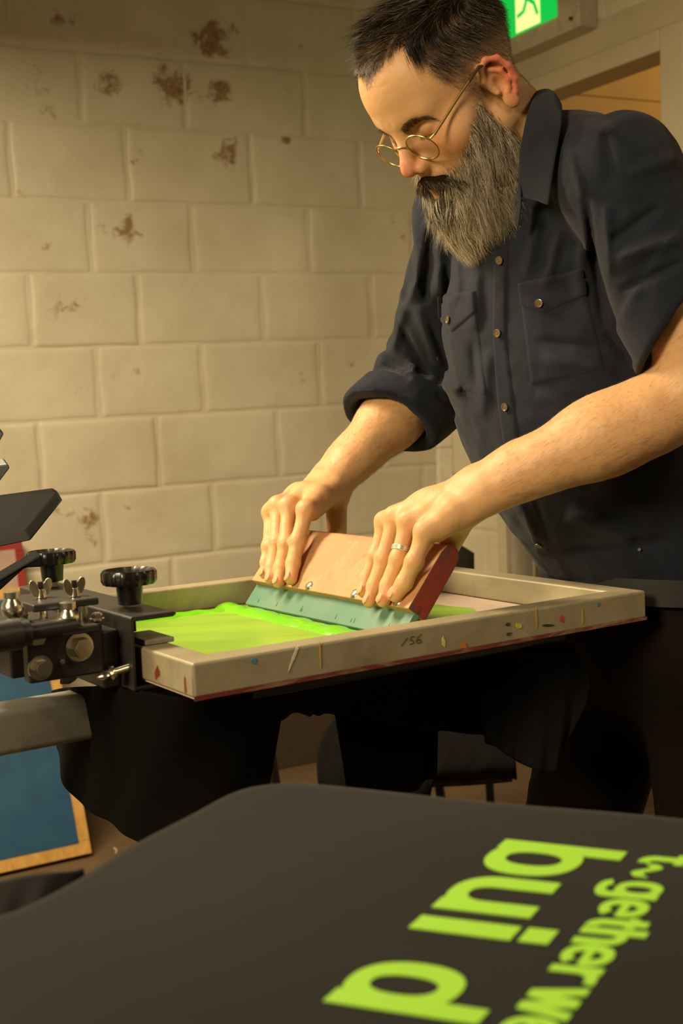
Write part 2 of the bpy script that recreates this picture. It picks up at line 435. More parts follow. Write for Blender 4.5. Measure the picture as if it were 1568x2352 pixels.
# low skirting at the foot of the block wall, same colour as the floor
bm = bmesh.new(); add_hexa(bm, [BW(-2.6, 0, 0), BW(T_C, 0, 0), BW(T_C, 0, .02), BW(-2.6, 0, .02), BW(-2.6, .205, 0), BW(T_C, .205, 0), BW(T_C, .205, .012), BW(-2.6, .205, .012)])
bb_ = finish('baseboard_back', bm, simple('brown_skirting', (66, 50, 33), .75, 0, .12, 20, .3), bevel=.004); bb_['kind'] = 'structure'
# yellow wall of the room beyond the doorway, brightened by an added fill light
yel = simple('yellow_wall_paint', (205, 158, 72), .6, 0, .08, 4, .2)
YZ = float(on_plane(1400, 224, W0, WN)[2])
bm = bmesh.new()
def YP(t, z, o=0): return W0 + WD * (T_C + .1 + t) + WN * o + np.array([0, 0, z])
for z0, z1 in ((0, YZ - .002), (YZ + .002, ZC)):
    add_hexa(bm, [YP(0, z0, -.05), YP(2.6, z0, -.05), YP(2.6, z0, 0), YP(0, z0, 0), YP(0, z1, -.05), YP(2.6, z1, -.05), YP(2.6, z1, 0), YP(0, z1, 0)])
wy = finish('wall_beyond', bm, yel); wy['kind'] = 'structure'
def quad_slab(name, pts, off, mat):
    bm = bmesh.new(); add_prism(bm, pts, off); o = finish(name, bm, mat); o['kind'] = 'structure'; return o
conc = Mat('floor_concrete', srgb(106, 85, 60), .75, 0, .3)
conc.mix(conc.fac(conc.noise(2.5, 6, .65), .35, .7), srgb(80, 63, 44)); conc.mix(conc.mul(conc.fac(conc.noise(60, 4, .6), .62, .74), .5), srgb(170, 148, 112)); conc.bump(conc.noise(40, 6, .6), .3, .003)
quad_slab('floor', [(-4.5, -2.6, 0), (5.5, -2.6, 0), (5.5, 7, 0), (-4.5, 7, 0)], (0, 0, -.1), conc.m)
quad_slab('ceiling', [(-4.5, -2.6, ZC), (5.5, -2.6, ZC), (5.5, 7, ZC), (-4.5, 7, ZC)], (0, 0, .1), simple('ceiling_paint', (120, 108, 84), .8))
quad_slab('wall_front', [(-4.5, -2.5, 0), (5.5, -2.5, 0), (5.5, -2.5, ZC), (-4.5, -2.5, ZC)], (0, -.1, 0), wallp)
quad_slab('wall_left', [(-2.95, -2.5, 0), (-2.95, 4, 0), (-2.95, 4, ZC), (-2.95, -2.5, ZC)], (-.1, 0, 0), wallp)

# exit sign over the doorway
es = empty('exit_sign', RW(.84, 2.36, .03), 'lit green running man exit sign on the wall above the doorway', 'sign')
def SGN(px, py, o): return on_plane(px, py, C0 + RN * o, WD)
sa = SGN(1330, 60, .07); s_hi = float((sa - C0) @ WN); zlo = float(sa[2]) + .0
g1 = SGN(1276, 38, .075); g_s = float((g1 - C0) @ WN); g_z = float(g1[2])
bm = bmesh.new(); s_lo = s_hi - .46
add_hexa(bm, [RW(s_lo, zlo, .0), RW(s_hi, zlo, .0), RW(s_hi, zlo, .07), RW(s_lo, zlo, .07), RW(s_lo, zlo + .27, .0), RW(s_hi, zlo + .27, .0), RW(s_hi, zlo + .27, .07), RW(s_lo, zlo + .27, .07)])
finish('housing', bm, simple('sign_housing', (190, 178, 152), .5), es, bevel=.006)
def emis(name, col, st):
    m = bpy.data.materials.new(name); m.use_nodes = True; b = m.node_tree.nodes['Principled BSDF']; b.inputs['Base Color'].default_value = col
    b.inputs['Emission Color'].default_value = col; b.inputs['Emission Strength'].default_value = st; return m
gm_ = emis('sign_green', srgb(10, 190, 70), .95); wm_ = emis('sign_white', srgb(226, 232, 150), 1.05)
def SP(s, z, o): return RW(s, z, o)
ph = .19; p0s = s_lo + .03
bm = bmesh.new(); add_hexa(bm, [SP(p0s, g_z, .07), SP(g_s, g_z, .07), SP(g_s, g_z, .076), SP(p0s, g_z, .076), SP(p0s, g_z + ph, .07), SP(g_s, g_z + ph, .07), SP(g_s, g_z + ph, .076), SP(p0s, g_z + ph, .076)])
pan = finish('lit_panel', bm, gm_, es)
dw = .120; d1 = g_s - .072; d0 = d1 - dw
def flat(pts, o, th=.0012): 
    bm = bmesh.new(); add_prism(bm, [SP(s, z, o) for s, z in pts], RN * th); return bm
finish('doorway_mark', flat([(d0, g_z + .003), (d1, g_z + .003), (d1, g_z + ph - .008), (d0, g_z + ph - .008)], .0762), wm_, pan)
bm = bmesh.new()
def limb(a, b, w): 
    a, b = np.array(a), np.array(b); d = norm(b - a); n_ = np.array([-d[1], d[0]]) * w / 2
    add_prism(bm, [SP(*(p), .0776) for p in (a - n_, b - n_, b + n_, a + n_)], RN * .001)
fx, fz = d0 + .062, g_z + .008
limb((fx + .005, fz + .125), (fx - .002, fz + .075), .022); limb((fx, fz + .08), (fx + .030, fz + .060), .012); limb((fx + .030, fz + .062), (fx + .048, fz + .022), .011)
limb((fx - .002, fz + .08), (fx - .022, fz + .045), .012); limb((fx - .020, fz + .048), (fx - .052, fz + .040), .011)
limb((fx + .006, fz + .12), (fx + .036, fz + .098), .009); limb((fx, fz + .12), (fx - .026, fz + .10), .009)
add_cyl(bm, SP(fx + .012, fz + .148, .0776), SP(fx + .012, fz + .148, .0788), .013, n=20)
finish('running_figure', bm, gm_, pan)
bm = bmesh.new(); q_ = SGN(1312, 43, .072); add_cyl(bm, q_, q_ + RN * .006, .006, n=14); finish('test_button', bm, simple('red_plastic', (120, 40, 30), .4), es)

# ---- leaning screens by the back wall
def leaning(name, label, px_r, py_bot, top_py, wdt, hgt, lean_off, fabric, fr_mat, bar=.038, back=.0):
    q = zp(px_r, py_bot, 0.0); base_r = np.array([q[0], q[1], 0]) ; off = float((base_r - W0) @ WN)
    foot = base_r; t_r = float((foot - W0) @ WD)
    lean = norm(np.array([0, 0, 1.0]) * math.sqrt(max(hgt ** 2 - (off - lean_off) ** 2, .01)) - WN * (off - lean_off))
    nn_ = norm(np.cross(WD, lean)); nn_ = nn_ if nn_ @ WN > 0 else -nn_
    def fr(a, b, c): return foot - WD * a + lean * b + nn_ * (c - back)
    e = empty(name, foot - WD * wdt / 2, label, 'screen')
    bm = bmesh.new()
    def bx(a0, a1, b0, b1, c0, c1): add_hexa(bm, [fr(a0, b0, c0), fr(a1, b0, c0), fr(a1, b0, c1), fr(a0, b0, c1), fr(a0, b1, c0), fr(a1, b1, c0), fr(a1, b1, c1), fr(a0, b1, c1)])
    bx(0, wdt, 0, bar, 0, .03); bx(0, wdt, hgt - bar, hgt, 0, .03); bx(0, bar, bar, hgt - bar, 0, .03); bx(wdt - bar, wdt, bar, hgt - bar, 0, .03)
    finish('frame', bm, fr_mat, e, bevel=.002)
    bm = bmesh.new()
    bx(bar - .006, wdt - bar + .006, bar - .004, hgt - bar + .006, .0301, .0312)
    finish('mesh_panel', bm, fabric, e)
    return e, fr
wood = Mat('pine', srgb(206, 160, 84), .55); wood.mix(wood.fac(wood.noise(6, 5, .6, 1.0, mapping=((6, 6, 1),)), .4, .7), srgb(182, 134, 62))
blue = Mat('blue_emulsion', srgb(28, 72, 110), .45); blue.mix(blue.fac(blue.noise(5, 4, .6, .5), .4, .65), srgb(36, 84, 112)); blue.mix(blue.mul(blue.fac(blue.noise(14, 5, .7), .55, .75), .5), srgb(28, 62, 92))
bs, bfr = leaning('wooden_screen', 'pine framed screen coated dark blue, leaning against the block wall at the left', 206, 1962, 0, .62, .80, .06, blue.m, wood.m)
bm = bmesh.new()
for i in range(4): add_hexa(bm, [bfr(.385 + i * .011 + a, .010 + b, .0302 + c) for a, b, c in ((0, 0, 0), (.003, 0, 0), (.003, 0, .0006), (0, 0, .0006), (0, .018, 0), (.003, .018, 0), (.003, .018, .0006), (0, .018, .0006))])
finish('pencil_marks', bm, simple('pencil', (70, 60, 44), .7), bs)
redm = simple('red_tape', (150, 44, 40), .5); whit = simple('pale_mesh', (176, 150, 134), .6)
leaning('taped_screen', 'screen with a red taped edge and pale mesh, leaning behind the blue screen', 112, 1903, 0, .55, .875, .010, whit, redm, .03)

# ---- black chair behind the man
chm = simple('chair_plastic', (12, 11, 10), .5, 0, .1, 30, .1)
cs = P(960, 1700, 2.9); cc0 = np.array([cs[0], cs[1], 0])
ch = empty('stacking_chair', cc0, 'black chair standing between the press and the back wall', 'chair')
cx_ = norm((1, -.12, 0)); cy_ = np.array([-cx_[1], cx_[0], 0])
def CH(x, y, z): return cc0 + cx_ * x + cy_ * y + np.array([0, 0, z])
bm = bmesh.new(); n_ = 12; G = []
for i in range(n_):
    row = []
    for j in range(n_):
        x = -.215 + .43 * i / (n_ - 1); y = -.20 + .42 * j / (n_ - 1); z = .435 + .012 * ((i / (n_ - 1) - .5) ** 2) * 4 - .02 * (1 if j == 0 else 0)
        row.append(bm.verts.new(V3(CH(x, y, z))))
    G.append(row)
for i in range(n_ - 1):
    for j in range(n_ - 1): bm.faces.new((G[i][j], G[i + 1][j], G[i + 1][j + 1], G[i][j + 1]))
so = finish('seat', bm, chm, ch, True, auto=60); m = so.modifiers.new('s', 'SOLIDIFY'); m.thickness = .02
bm = bmesh.new(); G = []
qx0, qx1 = -.10, .215
for i in range(9):
    row = []
    for j in range(8):
        x = -.18 + .32 * i / 8; z = .58 + .305 * j / 7; y = .21 + .05 * j / 7 - .03 * (1 - ((i - 4) / 4) ** 2)
        if j == 7 and i in (0, 8): z -= .03
        row.append(bm.verts.new(V3(CH(x, y, z))))
    G.append(row)
for i in range(8):
    for j in range(7): bm.faces.new((G[i][j], G[i + 1][j], G[i + 1][j + 1], G[i][j + 1]))
so = finish('backrest', bm, chm, ch, True, auto=60); m = so.modifiers.new('s', 'SOLIDIFY'); m.thickness = .012
for x, y, x2, y2 in ((-.19, -.17, -.21, -.21), (.05, -.17, .10, -.21), (-.19, .2, -.21, .26), (.16, .2, .17, .26)):
    bm = bmesh.new(); add_tube(bm, [CH(x, y, .43), CH(x2, y2, .0)], .011, 10)
    if y > 0: add_tube(bm, [CH(x, y, .43), CH(x * .95, y + .03, .62)], .011, 10)
    finish('leg', bm, chm, ch, True)
# black cloth hanging over the chair front
def cloth(name, top, bot, mat, parent=None, n=40, m=26, amp=.008, th=.003, seed=1, freq=5, mid=None, label=None, cat=None):
    T = smooth_line_(top, n); B_ = smooth_line_(bot, n); M = smooth_line_(mid, n) if mid is not None else None; V = []
    for i in range(n):
        for j in range(m):
            t = j / (m - 1)
            p_ = T[i] * (1 - t) + B_[i] * t if M is None else T[i] * (1 - t) ** 2 + M[i] * 2 * t * (1 - t) + B_[i] * t * t
            w_ = math.sin(i / n * freq * 6.28 + seed) * .6 + math.sin(i / n * freq * 2.3 * 6.28 + seed * 2 + t * 2) * .4
            d_ = norm(np.cross(T[min(i + 1, n - 1)] - T[max(i - 1, 0)], B_[i] - T[i] + 1e-6))
            V.append(p_ + d_ * w_ * amp * t)
    idx = np.arange(n * m).reshape(n, m); F = np.stack([idx[:-1, :-1], idx[:-1, 1:], idx[1:, 1:], idx[1:, :-1]], -1).reshape(-1, 4)
    o = mesh_np(name, V, F, mat, parent); md = o.modifiers.new('s', 'SOLIDIFY'); md.thickness = th
    return tag(o, label, cat)
def smooth_line_(pl, n):
    pl = np.array(pl, float); T = np.linspace(0, len(pl) - 1, n); out = []
    for x in T:
        i = int(min(x, len(pl) - 2)); f = x - i; p0, p1, p2, p3 = pl[max(i - 1, 0)], pl[i], pl[i + 1], pl[min(i + 2, len(pl) - 1)]
        out.append(.5 * ((2 * p1) + (-p0 + p2) * f + (2 * p0 - 5 * p1 + 4 * p2 - p3) * f * f + (-p0 + 3 * p1 - 3 * p2 + p3) * f ** 3))
    return np.array(out)
blackc = Mat('black_cotton', srgb(17, 16, 15), .95, 0, .1); blackc.b.inputs['Sheen Weight'].default_value = .0
blackc.bump(blackc.noise(1200, 2, .5), .25, .0004); blackc.bump(blackc.noise(25, 4, .6), .3, .004)
cloth('black_jacket', [CH(-.215, .16, .462), CH(-.1, .16, .462), CH(.0, .16, .462), CH(.1, .16, .462), CH(.215, .16, .462)], [CH(-.185, -.25, .345), CH(-.08, -.26, .340), CH(.03, -.25, .36), CH(.055, -.25, .425), CH(.225, -.24, .43)], blackc.m, amp=.006, n=60, mid=[CH(x, -.36, .53) for x in (-.23, -.1, 0, .1, .225)], label='black cloth hanging over the front of the chair seat', cat='cloth')
# thread scraps on the floor
thr = simple('thread', (196, 176, 132), .6)
for k_, pl_ in enumerate([[(640, 1701), (655, 1708), (668, 1716), (664, 1730)], [(636, 1738), (643, 1744), (640, 1756)], [(262, 1948), (268, 1954), (266, 1960)]]):
    bm = bmesh.new(); add_tube(bm, smooth_line_([zp(x, y, .003) for x, y in pl_], 16), .0028, 6)
    tag(finish('thread_scrap', bm, thr, None, True), ['pale curled thread scrap on the floor left of the black chair', 'short pale thread scrap on the floor below the curled one', 'tiny pale scrap on the floor right of the blue screen'][k_], 'thread')
# ================================================================== squeegee
TH = math.radians(39)
SE = math.cos(TH) * FN + math.sin(TH) * FA          # up along the blade
SG = -math.cos(TH) * FA + math.sin(TH) * FN         # out of the face turned to the clamp
SQ0 = W(.335, 0, -FT + .002)
HT = .0160                                           # half thickness of the holder
def Q(v, e, g):                                      # point of the squeegee: along it, up it, out of it
    return SQ0 + FB * v + SE * e + SG * g
def fpt(px, py, off):                                # point over the front face seen at a pixel
    return on_plane(px, py, Q(0, 0, HT + off), SG)
SV0, SV1 = .100, .487
# ================================================================== screen printing press
steel = Mat('black_powder_steel', srgb(40, 37, 34), .42, 0, .5); steel.mix(steel.mul(steel.fac(steel.noise(18, 6, .65), .55, .75), .5), srgb(70, 64, 56)); steel.bump(steel.noise(400, 3, .6), .15, .0006)
plas = simple('black_plastic', (20, 18, 17), .28, 0, .1, 30, 0, .6)
zinc = Mat('zinc', srgb(228, 222, 204), .24, 1.0); zinc.mix(zinc.mul(zinc.fac(zinc.noise(80, 5, .6), .5, .8), .35), srgb(120, 104, 70))
galv = Mat('grey_tube', srgb(150, 145, 132), .5, .1, .5); galv.mix(galv.fac(galv.noise(16, 7, .7), .45, .7), srgb(112, 108, 98)); galv.mix(galv.mul(galv.fac(galv.noise(50, 4, .7, mapping=((1, 1, 5),)), .6, .75), .5), srgb(150, 142, 122)); galv.bump(galv.noise(60, 5, .6), .25, .001)
alu = Mat('inky_aluminium', srgb(162, 152, 124), .45, .1, .5)
alu.mix(alu.fac(alu.noise(7, 5, .65, .5), .42, .72), srgb(130, 116, 88)); alu.mix(alu.mul(alu.fac(alu.noise(22, 5, .7), .58, .76), .6), srgb(176, 166, 84))
alu.mix(alu.mul(alu.fac(alu.noise(13, 6, .7, .8), .60, .74), .55), srgb(120, 124, 90)); alu.mix(alu.mul(alu.fac(alu.noise(30, 4, .7), .66, .78), .5), srgb(188, 110, 72)); alu.bump(alu.noise(60, 5, .6), .3, .0015)
press = empty('screen_printing_press', (-.62, 1.05, 0), 'black and grey manual printing press with screen clamp, pallets and raised arms', 'press')
# pallet under the screen and its arm
bm = bmesh.new(); add_box(bm, W, .075, .60, .09, .46, -.072, -.052); finish('pallet', bm, steel.m, press, bevel=.004)
def tube_beam(name, a0, a1, v, hc, hw_, mat, wall=.004):
    bm = bmesh.new(); r = .009; pr = []
    for cx0, cy0, st in ((1, 1, 0), (-1, 1, 90), (-1, -1, 180), (1, -1, 270)):
        for q in range(5):
            t = math.radians(st + q * 22.5); pr.append((cx0 * (hw_ - r) + r * math.cos(t), cy0 * (hw_ - r) + r * math.sin(t)))
    R0 = [bm.verts.new(V3(W(a0, v + x, hc + y))) for x, y in pr]; R1 = [bm.verts.new(V3(W(a1, v + x, hc + y))) for x, y in pr]; n_ = len(pr)
    for i in range(n_): bm.faces.new((R0[i], R0[(i + 1) % n_], R1[(i + 1) % n_], R1[i]))
    bm.faces.new(R0[::-1]); bm.faces.new(R1)
    return finish(name, bm, mat, press, True)
tube_beam('pallet_arm', -.60, .42, .268, -.098, .0265, galv.m)
# central column of the press, left of the picture
bm = bmesh.new(); cP = W(-.66, .26, 0); add_cyl(bm, (cP[0], cP[1], .0), (cP[0], cP[1], 1.34), .055, n=32); add_cyl(bm, (cP[0], cP[1], .0), (cP[0], cP[1], .02), .30, n=40); finish('column', bm, steel.m, press, True)
bm = bmesh.new(); add_cyl(bm, (cP[0], cP[1], .86), (cP[0], cP[1], .96), .11, n=32); add_cyl(bm, (cP[0], cP[1], 1.00), (cP[0], cP[1], 1.10), .10, n=32); finish('hub', bm, steel.m, press, True)
# leg seen below the shirt
lg0 = P(605, 1640, 2.35); lg1 = P(634, 1815, 2.42)
bm = bmesh.new(); d_ = norm(lg1 - lg0); q_ = lg1 + d_ * ((lg1[2] - .0) / -d_[2]); q2_ = lg0 - d_ * .15
add_tube(bm, [q2_, lg0, lg1, q_], .011, 12)
tag(finish('stand_leg', bm, steel.m, None, True), 'thin black steel leg standing on the floor behind the hanging shirt', 'stand')
# C shaped clamp that grips the left bar of the screen
clamp = []
bm = bmesh.new()
prof = [(-.0125, -.046), (.030, -.046), (.030, -.042), (-.0085, -.042), (-.0085, .029), (.038, .029), (.042, .031), (.042, .0335), (.038, .0345), (-.0105, .0345), (-.0125, .0325)]
A_ = [bm.verts.new(V3(W(u, .118, h))) for u, h in prof]; B_ = [bm.verts.new(V3(W(u, .470, h))) for u, h in prof]; n_ = len(prof)
for i in range(n_): bm.faces.new((A_[i], A_[(i + 1) % n_], B_[(i + 1) % n_], B_[i]))
bm.faces.new(A_[::-1]); bm.faces.new(B_)
cl = finish('screen_clamp', bm, steel.m, press, bevel=.0012)
def knob(u, v, htop, rad=.031, stem_lo=.006):
    bm = bmesh.new(); p_ = W(u, v, htop)
    add_lathe(bm, p_, FN, [(-.037, .0125), (-.039, .0135), (-.020, .0150), (-.0165, .0152), (-.0160, rad * .93), (-.012, rad), (-.003, rad), (.0, rad * .95), (-.0015, rad * .86), (-.005, rad * .60), (-.006, .001)], 144,
              ripple=lambda t, s: (.055 * max(-.35, min(.35, math.cos(t * 14))) if -.0162 < s < -.0005 and True else 0))
    k = finish('knob', bm, plas, press, True, auto=40)
    bm = bmesh.new(); n2 = 40; pts = []
    L0, L1 = stem_lo, htop - .039
    prof_ = [(0, .0052)]
    for i in range(26): prof_ += [(L1 - L0) * (i + .3) / 26 * 1.0 and ((L1 - L0) * (i + .3) / 26, .0056), ((L1 - L0) * (i + .8) / 26, .0046)]
    add_lathe(bm, W(u, v, L0), FN, prof_ + [(L1 - L0 + .004, .005)], 14); finish('threaded_stem', bm, steel.m, k, True, auto=60)
    bm = bmesh.new(); add_cyl(bm, W(u, v, .0345), W(u, v, .0395), .0085, n=6); finish('nut', bm, zinc.m, k)
    return k
knob(.020, .190, .0765); knob(.022, .440, .080)
for v0_ in (.122, .400):
    bm = bmesh.new(); add_box(bm, W, .006, .040, v0_, v0_ + .062, .0005, .006); finish('pressure_pad', bm, galv.m, press, bevel=.001)
# hinge block with its screws, left of the clamp
bm = bmesh.new(); add_box(bm, W, -.118, -.034, .142, .160, -.026, .030); finish('side_plate', bm, steel.m, press, bevel=.003)
bm = bmesh.new(); add_box(bm, W, -.034, -.0126, .150, .300, -.046, .018); add_box(bm, W, -.118, -.034, .20, .30, -.03, .026); finish('hinge_block', bm, steel.m, press, bevel=.003)
bm = bmesh.new(); add_box(bm, W, -.104, -.030, .158, .250, .046, .054); finish('top_plate', bm, steel.m, press, bevel=.002)
bm = bmesh.new(); add_box(bm, W, -.185, -.100, .175, .300, .028, .036); add_box(bm, W, -.085, -.043, .128, .160, .022, .030); finish('mount_bracket', bm, steel.m, press, bevel=.002)
bm = bmesh.new()
for uu, vv in ((-.045, .168), (-.045, .232), (-.09, .168), (-.09, .232)):
    bm = bmesh.new(); add_cyl(bm, W(uu, vv, .02), W(uu, vv, .046), .005, n=12); finish('spacer', bm, zinc.m, press, True)
def bolt(p_, d_, r, L_, name='hex_bolt', washer=True):
    bm = bmesh.new(); d_ = norm(d_)
    if washer: add_cyl(bm, p_, np.asarray(p_) + d_ * .0018, r * 1.35, n=24)
    add_cyl(bm, np.asarray(p_) + d_ * .0018, np.asarray(p_) + d_ * (.0018 + L_), r, r * .97, n=6); add_cyl(bm, np.asarray(p_) + d_ * (.0018 + L_), np.asarray(p_) + d_ * (.003 + L_), r * .72, n=16)
    return finish(name, bm, zinc.m, press)
bolt(W(-.062, .142, .006), -FB, .0115, .012); bolt(W(-.106, .142, -.010), -FB, .0098, .008); bolt(W(-.108, .142, .024), -FB, .0105, .004, washer=False)
bolt(W(-.083, .142, -.006), -FB, .003, .004, washer=False)
bolt(W(-.037, .150, .031), FN, .006, .005); bolt(W(-.100, .21, .036), FN, .006, .005)
# ball joints and the threaded shaft
def ball_joint(c, r):
    bm = bmesh.new(); add_lathe(bm, np.asarray(c) - FN * r, FN, [(0, r * .5), (r * .3, r * .84), (r * .9, r), (r * 1.45, r * .88), (r * 1.75, r * .62), (r * 1.85, r * .60), (r * 1.9, r * .74), (r * 2.45, r * .74), (r * 2.5, r * .5)], 28)
    return finish('ball_joint', bm, zinc.m, press, True, auto=40)
ball_joint(W(-.072, .142, .038), .0118); ball_joint(W(-.124, .165, .053), .0118)
bm = bmesh.new(); add_tube(bm, [W(-.300, .135, .026), W(-.118, .135, .030)], .0135, 20); add_tube(bm, [W(-.165, .135, .029), W(-.128, .135, .030)], .0165, 20); add_tube(bm, [W(-.118, .135, .030), W(-.068, .135, .031)], .009, 16); finish('shaft', bm, steel.m, press, True)
bm = bmesh.new(); add_tube(bm, [W(-.110, .142, .036), W(-.072, .142, .038)], .0035, 10); add_tube(bm, [W(-.26, .165, .048), W(-.152, .165, .050)], .004, 10); finish('rod', bm, zinc.m, press, True)
# wing nuts standing on the top plate
def wing(u, v):
    bm = bmesh.new(); p_ = W(u, v, .054); add_cyl(bm, p_, p_ + FN * .010, .0062, .0048, n=18)
    for s in (-1, 1):
        o_ = [W(u + s * (.0085 + .0058 * math.cos(t) * .9 + .0022 * math.sin(t)), v + s * .003, .0655 + .0095 * math.sin(t)) for t in np.linspace(0, 2 * math.pi, 18, endpoint=False)]
        add_prism(bm, [q - FB * .0012 for q in o_], FB * .0024)
    finish('wing_nut', bm, zinc.m, press, bevel=.0008); bm = bmesh.new(); add_cyl(bm, W(u, v, .03), W(u, v, .072), .003, n=10); finish('stud', bm, steel.m, press, True)
wing(-.078, .205); wing(-.047, .185)
# lock screw sticking out low on the side
bm = bmesh.new(); add_tube(bm, [W(-.030, .128, -.024), W(-.010, .128, -.021)], .0042, 14); add_cyl(bm, W(-.033, .128, -.0246), W(-.030, .128, -.024), .0075, n=24)
add_lathe(bm, W(-.033, .128, -.0246), W(-.050, .128, -.027) - W(-.033, .128, -.0246), [(0, .005), (.004, .0072), (.009, .0078), (.013, .006), (.016, .002)], 20, ripple=lambda t, s: -.35 * abs(math.sin(t)))
finish('lock_screw', bm, zinc.m, press, True, auto=40)
bm = bmesh.new(); add_prism(bm, [P(-60, 1492, 1.38), P(45, 1486, 1.38), P(52, 1512, 1.38), P(45, 1534, 1.38), P(-60, 1546, 1.38)], C_FWD * .05); finish('arm_block', bm, simple('warm_grey_metal', (108, 92, 74), .5, .2), press, bevel=.003)
bm = bmesh.new(); add_prism(bm, [P(138, 1540, 1.50), P(158, 1538, 1.50), P(178, 1553, 1.50), P(160, 1572, 1.50), P(136, 1572, 1.50)], C_FWD * .03); finish('bracket_tab', bm, simple('grey_tab', (112, 100, 84), .6, .1), press, bevel=.002)
matb = Mat('matt_black', srgb(20, 19, 18), .8, 0, .1)
# raised parts of the other stations at the left edge
def slab_px(name, pix, d, vec, mat, bev=.004):
    bm = bmesh.new(); add_prism(bm, [P(x, y, dd) for (x, y), dd in zip(pix, d if hasattr(d, '__len__') else [d] * len(pix))], vec); return finish(name, bm, mat, press, bevel=bev)
slab_px('raised_pallet', [(-160, 1180), (134, 1140), (146, 1150), (72, 1242), (-160, 1290)], (1.75, 1.75, 1.75, 1.62, 1.62), FN * .013 + FB * .02, matb.m, .004)
slab_px('raised_arm', [(-60, 1078), (18, 1066), (24, 1074), (-4, 1112), (-60, 1130)], 1.85, FN * .010 + FB * .02, steel.m, .003)
slab_px('raised_arm', [(-60, 960), (-2, 984), (11, 996), (0, 1016), (-60, 1040)], 1.9, FN * .008 + FB * .02, steel.m, .003)
slab_px('lift_bar', [(-80, 1378), (96, 1274), (102, 1304), (58, 1306), (-80, 1432)], 1.50, FB * .02 + FN * .006, matb.m, .003)
slab_px('lift_bar', [(-80, 1420), (-8, 1412), (30, 1478), (-80, 1500)], 1.62, FB * .03, steel.m, .003)

def arm_to(a, zc, r, mat):
    c = np.array([cP[0], cP[1], zc]); a = np.asarray(a); d = norm(c - a); x = norm(np.cross(d, (0, 0, 1))); y = np.cross(x, d); bm = bmesh.new()
    add_hexa(bm, [a - x * r - y * r, a + x * r - y * r, a + x * r + y * r, a - x * r + y * r, c - x * r - y * r, c + x * r - y * r, c + x * r + y * r, c - x * r + y * r])
    finish('raised_arm_tube', bm, mat, press, bevel=.004)
arm_to(P(-120, 1232, 1.69), 1.14, .016, steel.m); arm_to(P(-50, 1096, 1.855), 1.22, .012, steel.m); arm_to(P(-50, 1005, 1.905), 1.29, .012, steel.m); arm_to(P(-70, 1400, 1.51), 1.04, .013, steel.m); arm_to(P(-70, 1455, 1.63), .97, .013, steel.m)
bm = bmesh.new(); add_cyl(bm, (cP[0], cP[1], 1.10), (cP[0], cP[1], 1.32), .085, n=32); finish('upper_hub', bm, steel.m, press, True)
# ---- aluminium screen held in the clamp
scr = empty('printing_screen', W(FL / 2, FW / 2, -FT), 'aluminium screen loaded with bright green ink, held over the shirt', 'screen')
bw = .036
bm = bmesh.new()
out_ = [(0, 0), (FL, 0), (FL, FW), (0, FW)]; inn = [(bw, bw), (FL - bw, bw), (FL - bw, FW - bw), (bw, FW - bw)]
vo = [[bm.verts.new(V3(W(u, v, h))) for u, v in out_] for h in (-FT, 0)]; vi = [[bm.verts.new(V3(W(u, v, h))) for u, v in inn] for h in (-FT, 0)]
for i in range(4):
    j = (i + 1) % 4
    bm.faces.new((vo[0][i], vo[0][j], vo[1][j], vo[1][i])); bm.faces.new((vi[0][j], vi[0][i], vi[1][i], vi[1][j]))
    bm.faces.new((vo[1][i], vo[1][j], vi[1][j], vi[1][i])); bm.faces.new((vo[0][j], vo[0][i], vi[0][i], vi[0][j]))
fr_o = finish('frame', bm, alu.m, scr, bevel=.0035, seg=3)
bm = bmesh.new(); add_box(bm, W, .004, FL - .004, .004, FW - .004, -FT - .0022, -FT - .0004)
pale = Mat('pale_mesh_tape', srgb(206, 186, 168), .5); pale.mix(pale.mul(pale.fac(pale.noise(20, 5, .7), .55, .75), .4), srgb(170, 130, 110))
finish('mesh_fabric', bm, pale.m, scr)
bm = bmesh.new()
for u0, u1, v0, v1 in ((.0, FL, -.0006, .0), (0, FL, FW, FW + .0006), (FL, FL + .0006, 0, FW)):
    add_box(bm, W, u0, u1, v0, v1, -FT - .0022, -FT + .0024)
rgl = Mat('red_glue', srgb(116, 42, 36), .55); rgl.mix(rgl.fac(rgl.noise(30, 6, .7, .5, mapping=((.5, .5, 3),)), .48, .62), srgb(146, 112, 84)); finish('red_glue_line', bm, rgl.m, scr)
# ink
ink = Mat('green_ink', srgb(120, 205, 20), .22, 0, .5); ink.b.inputs['Coat Weight'].default_value = .3
inkt = Mat('green_ink_film', srgb(150, 194, 60), .35, 0, .5); inkt.mix(inkt.fac(inkt.noise(5, 3, .5, mapping=((.6, 5, 1), (0, 0, -_yaw))), .4, .65), srgb(136, 176, 52))
ink.mix(ink.mul(ink.fac(ink.noise(8, 4, .6), .45, .7), .6), srgb(92, 190, 18)); ink.bump(ink.noise(60, 3, .6, mapping=((1, 4, 1), (0, 0, -_yaw))), .4, .003)
def sheet(name, fn_h, u0, u1, v0, v1, nu, nv, mat, base=-FT + .0002):
    us, vs__ = np.linspace(u0, u1, nu), np.linspace(v0, v1, nv); V = []
    for u in us:
        for v in vs__:
            h_, uu, vv2 = fn_h(u, v); V.append(W(uu, vv2, base + h_))
    idx = np.arange(nu * nv).reshape(nu, nv); F = np.stack([idx[:-1, :-1], idx[1:, :-1], idx[1:, 1:], idx[:-1, 1:]], -1).reshape(-1, 4)
    return mesh_np(name, V, F, mat, scr)
rn = random.Random(3)
sheet('ink_film', lambda u, v: (.0004 if .045 < u < .62 and .07 < v < .5 else .0001, u + .003 * math.sin(v * 40) * (u > .3), v), .042, .335, .062, .500, 60, 60, inkt.m)
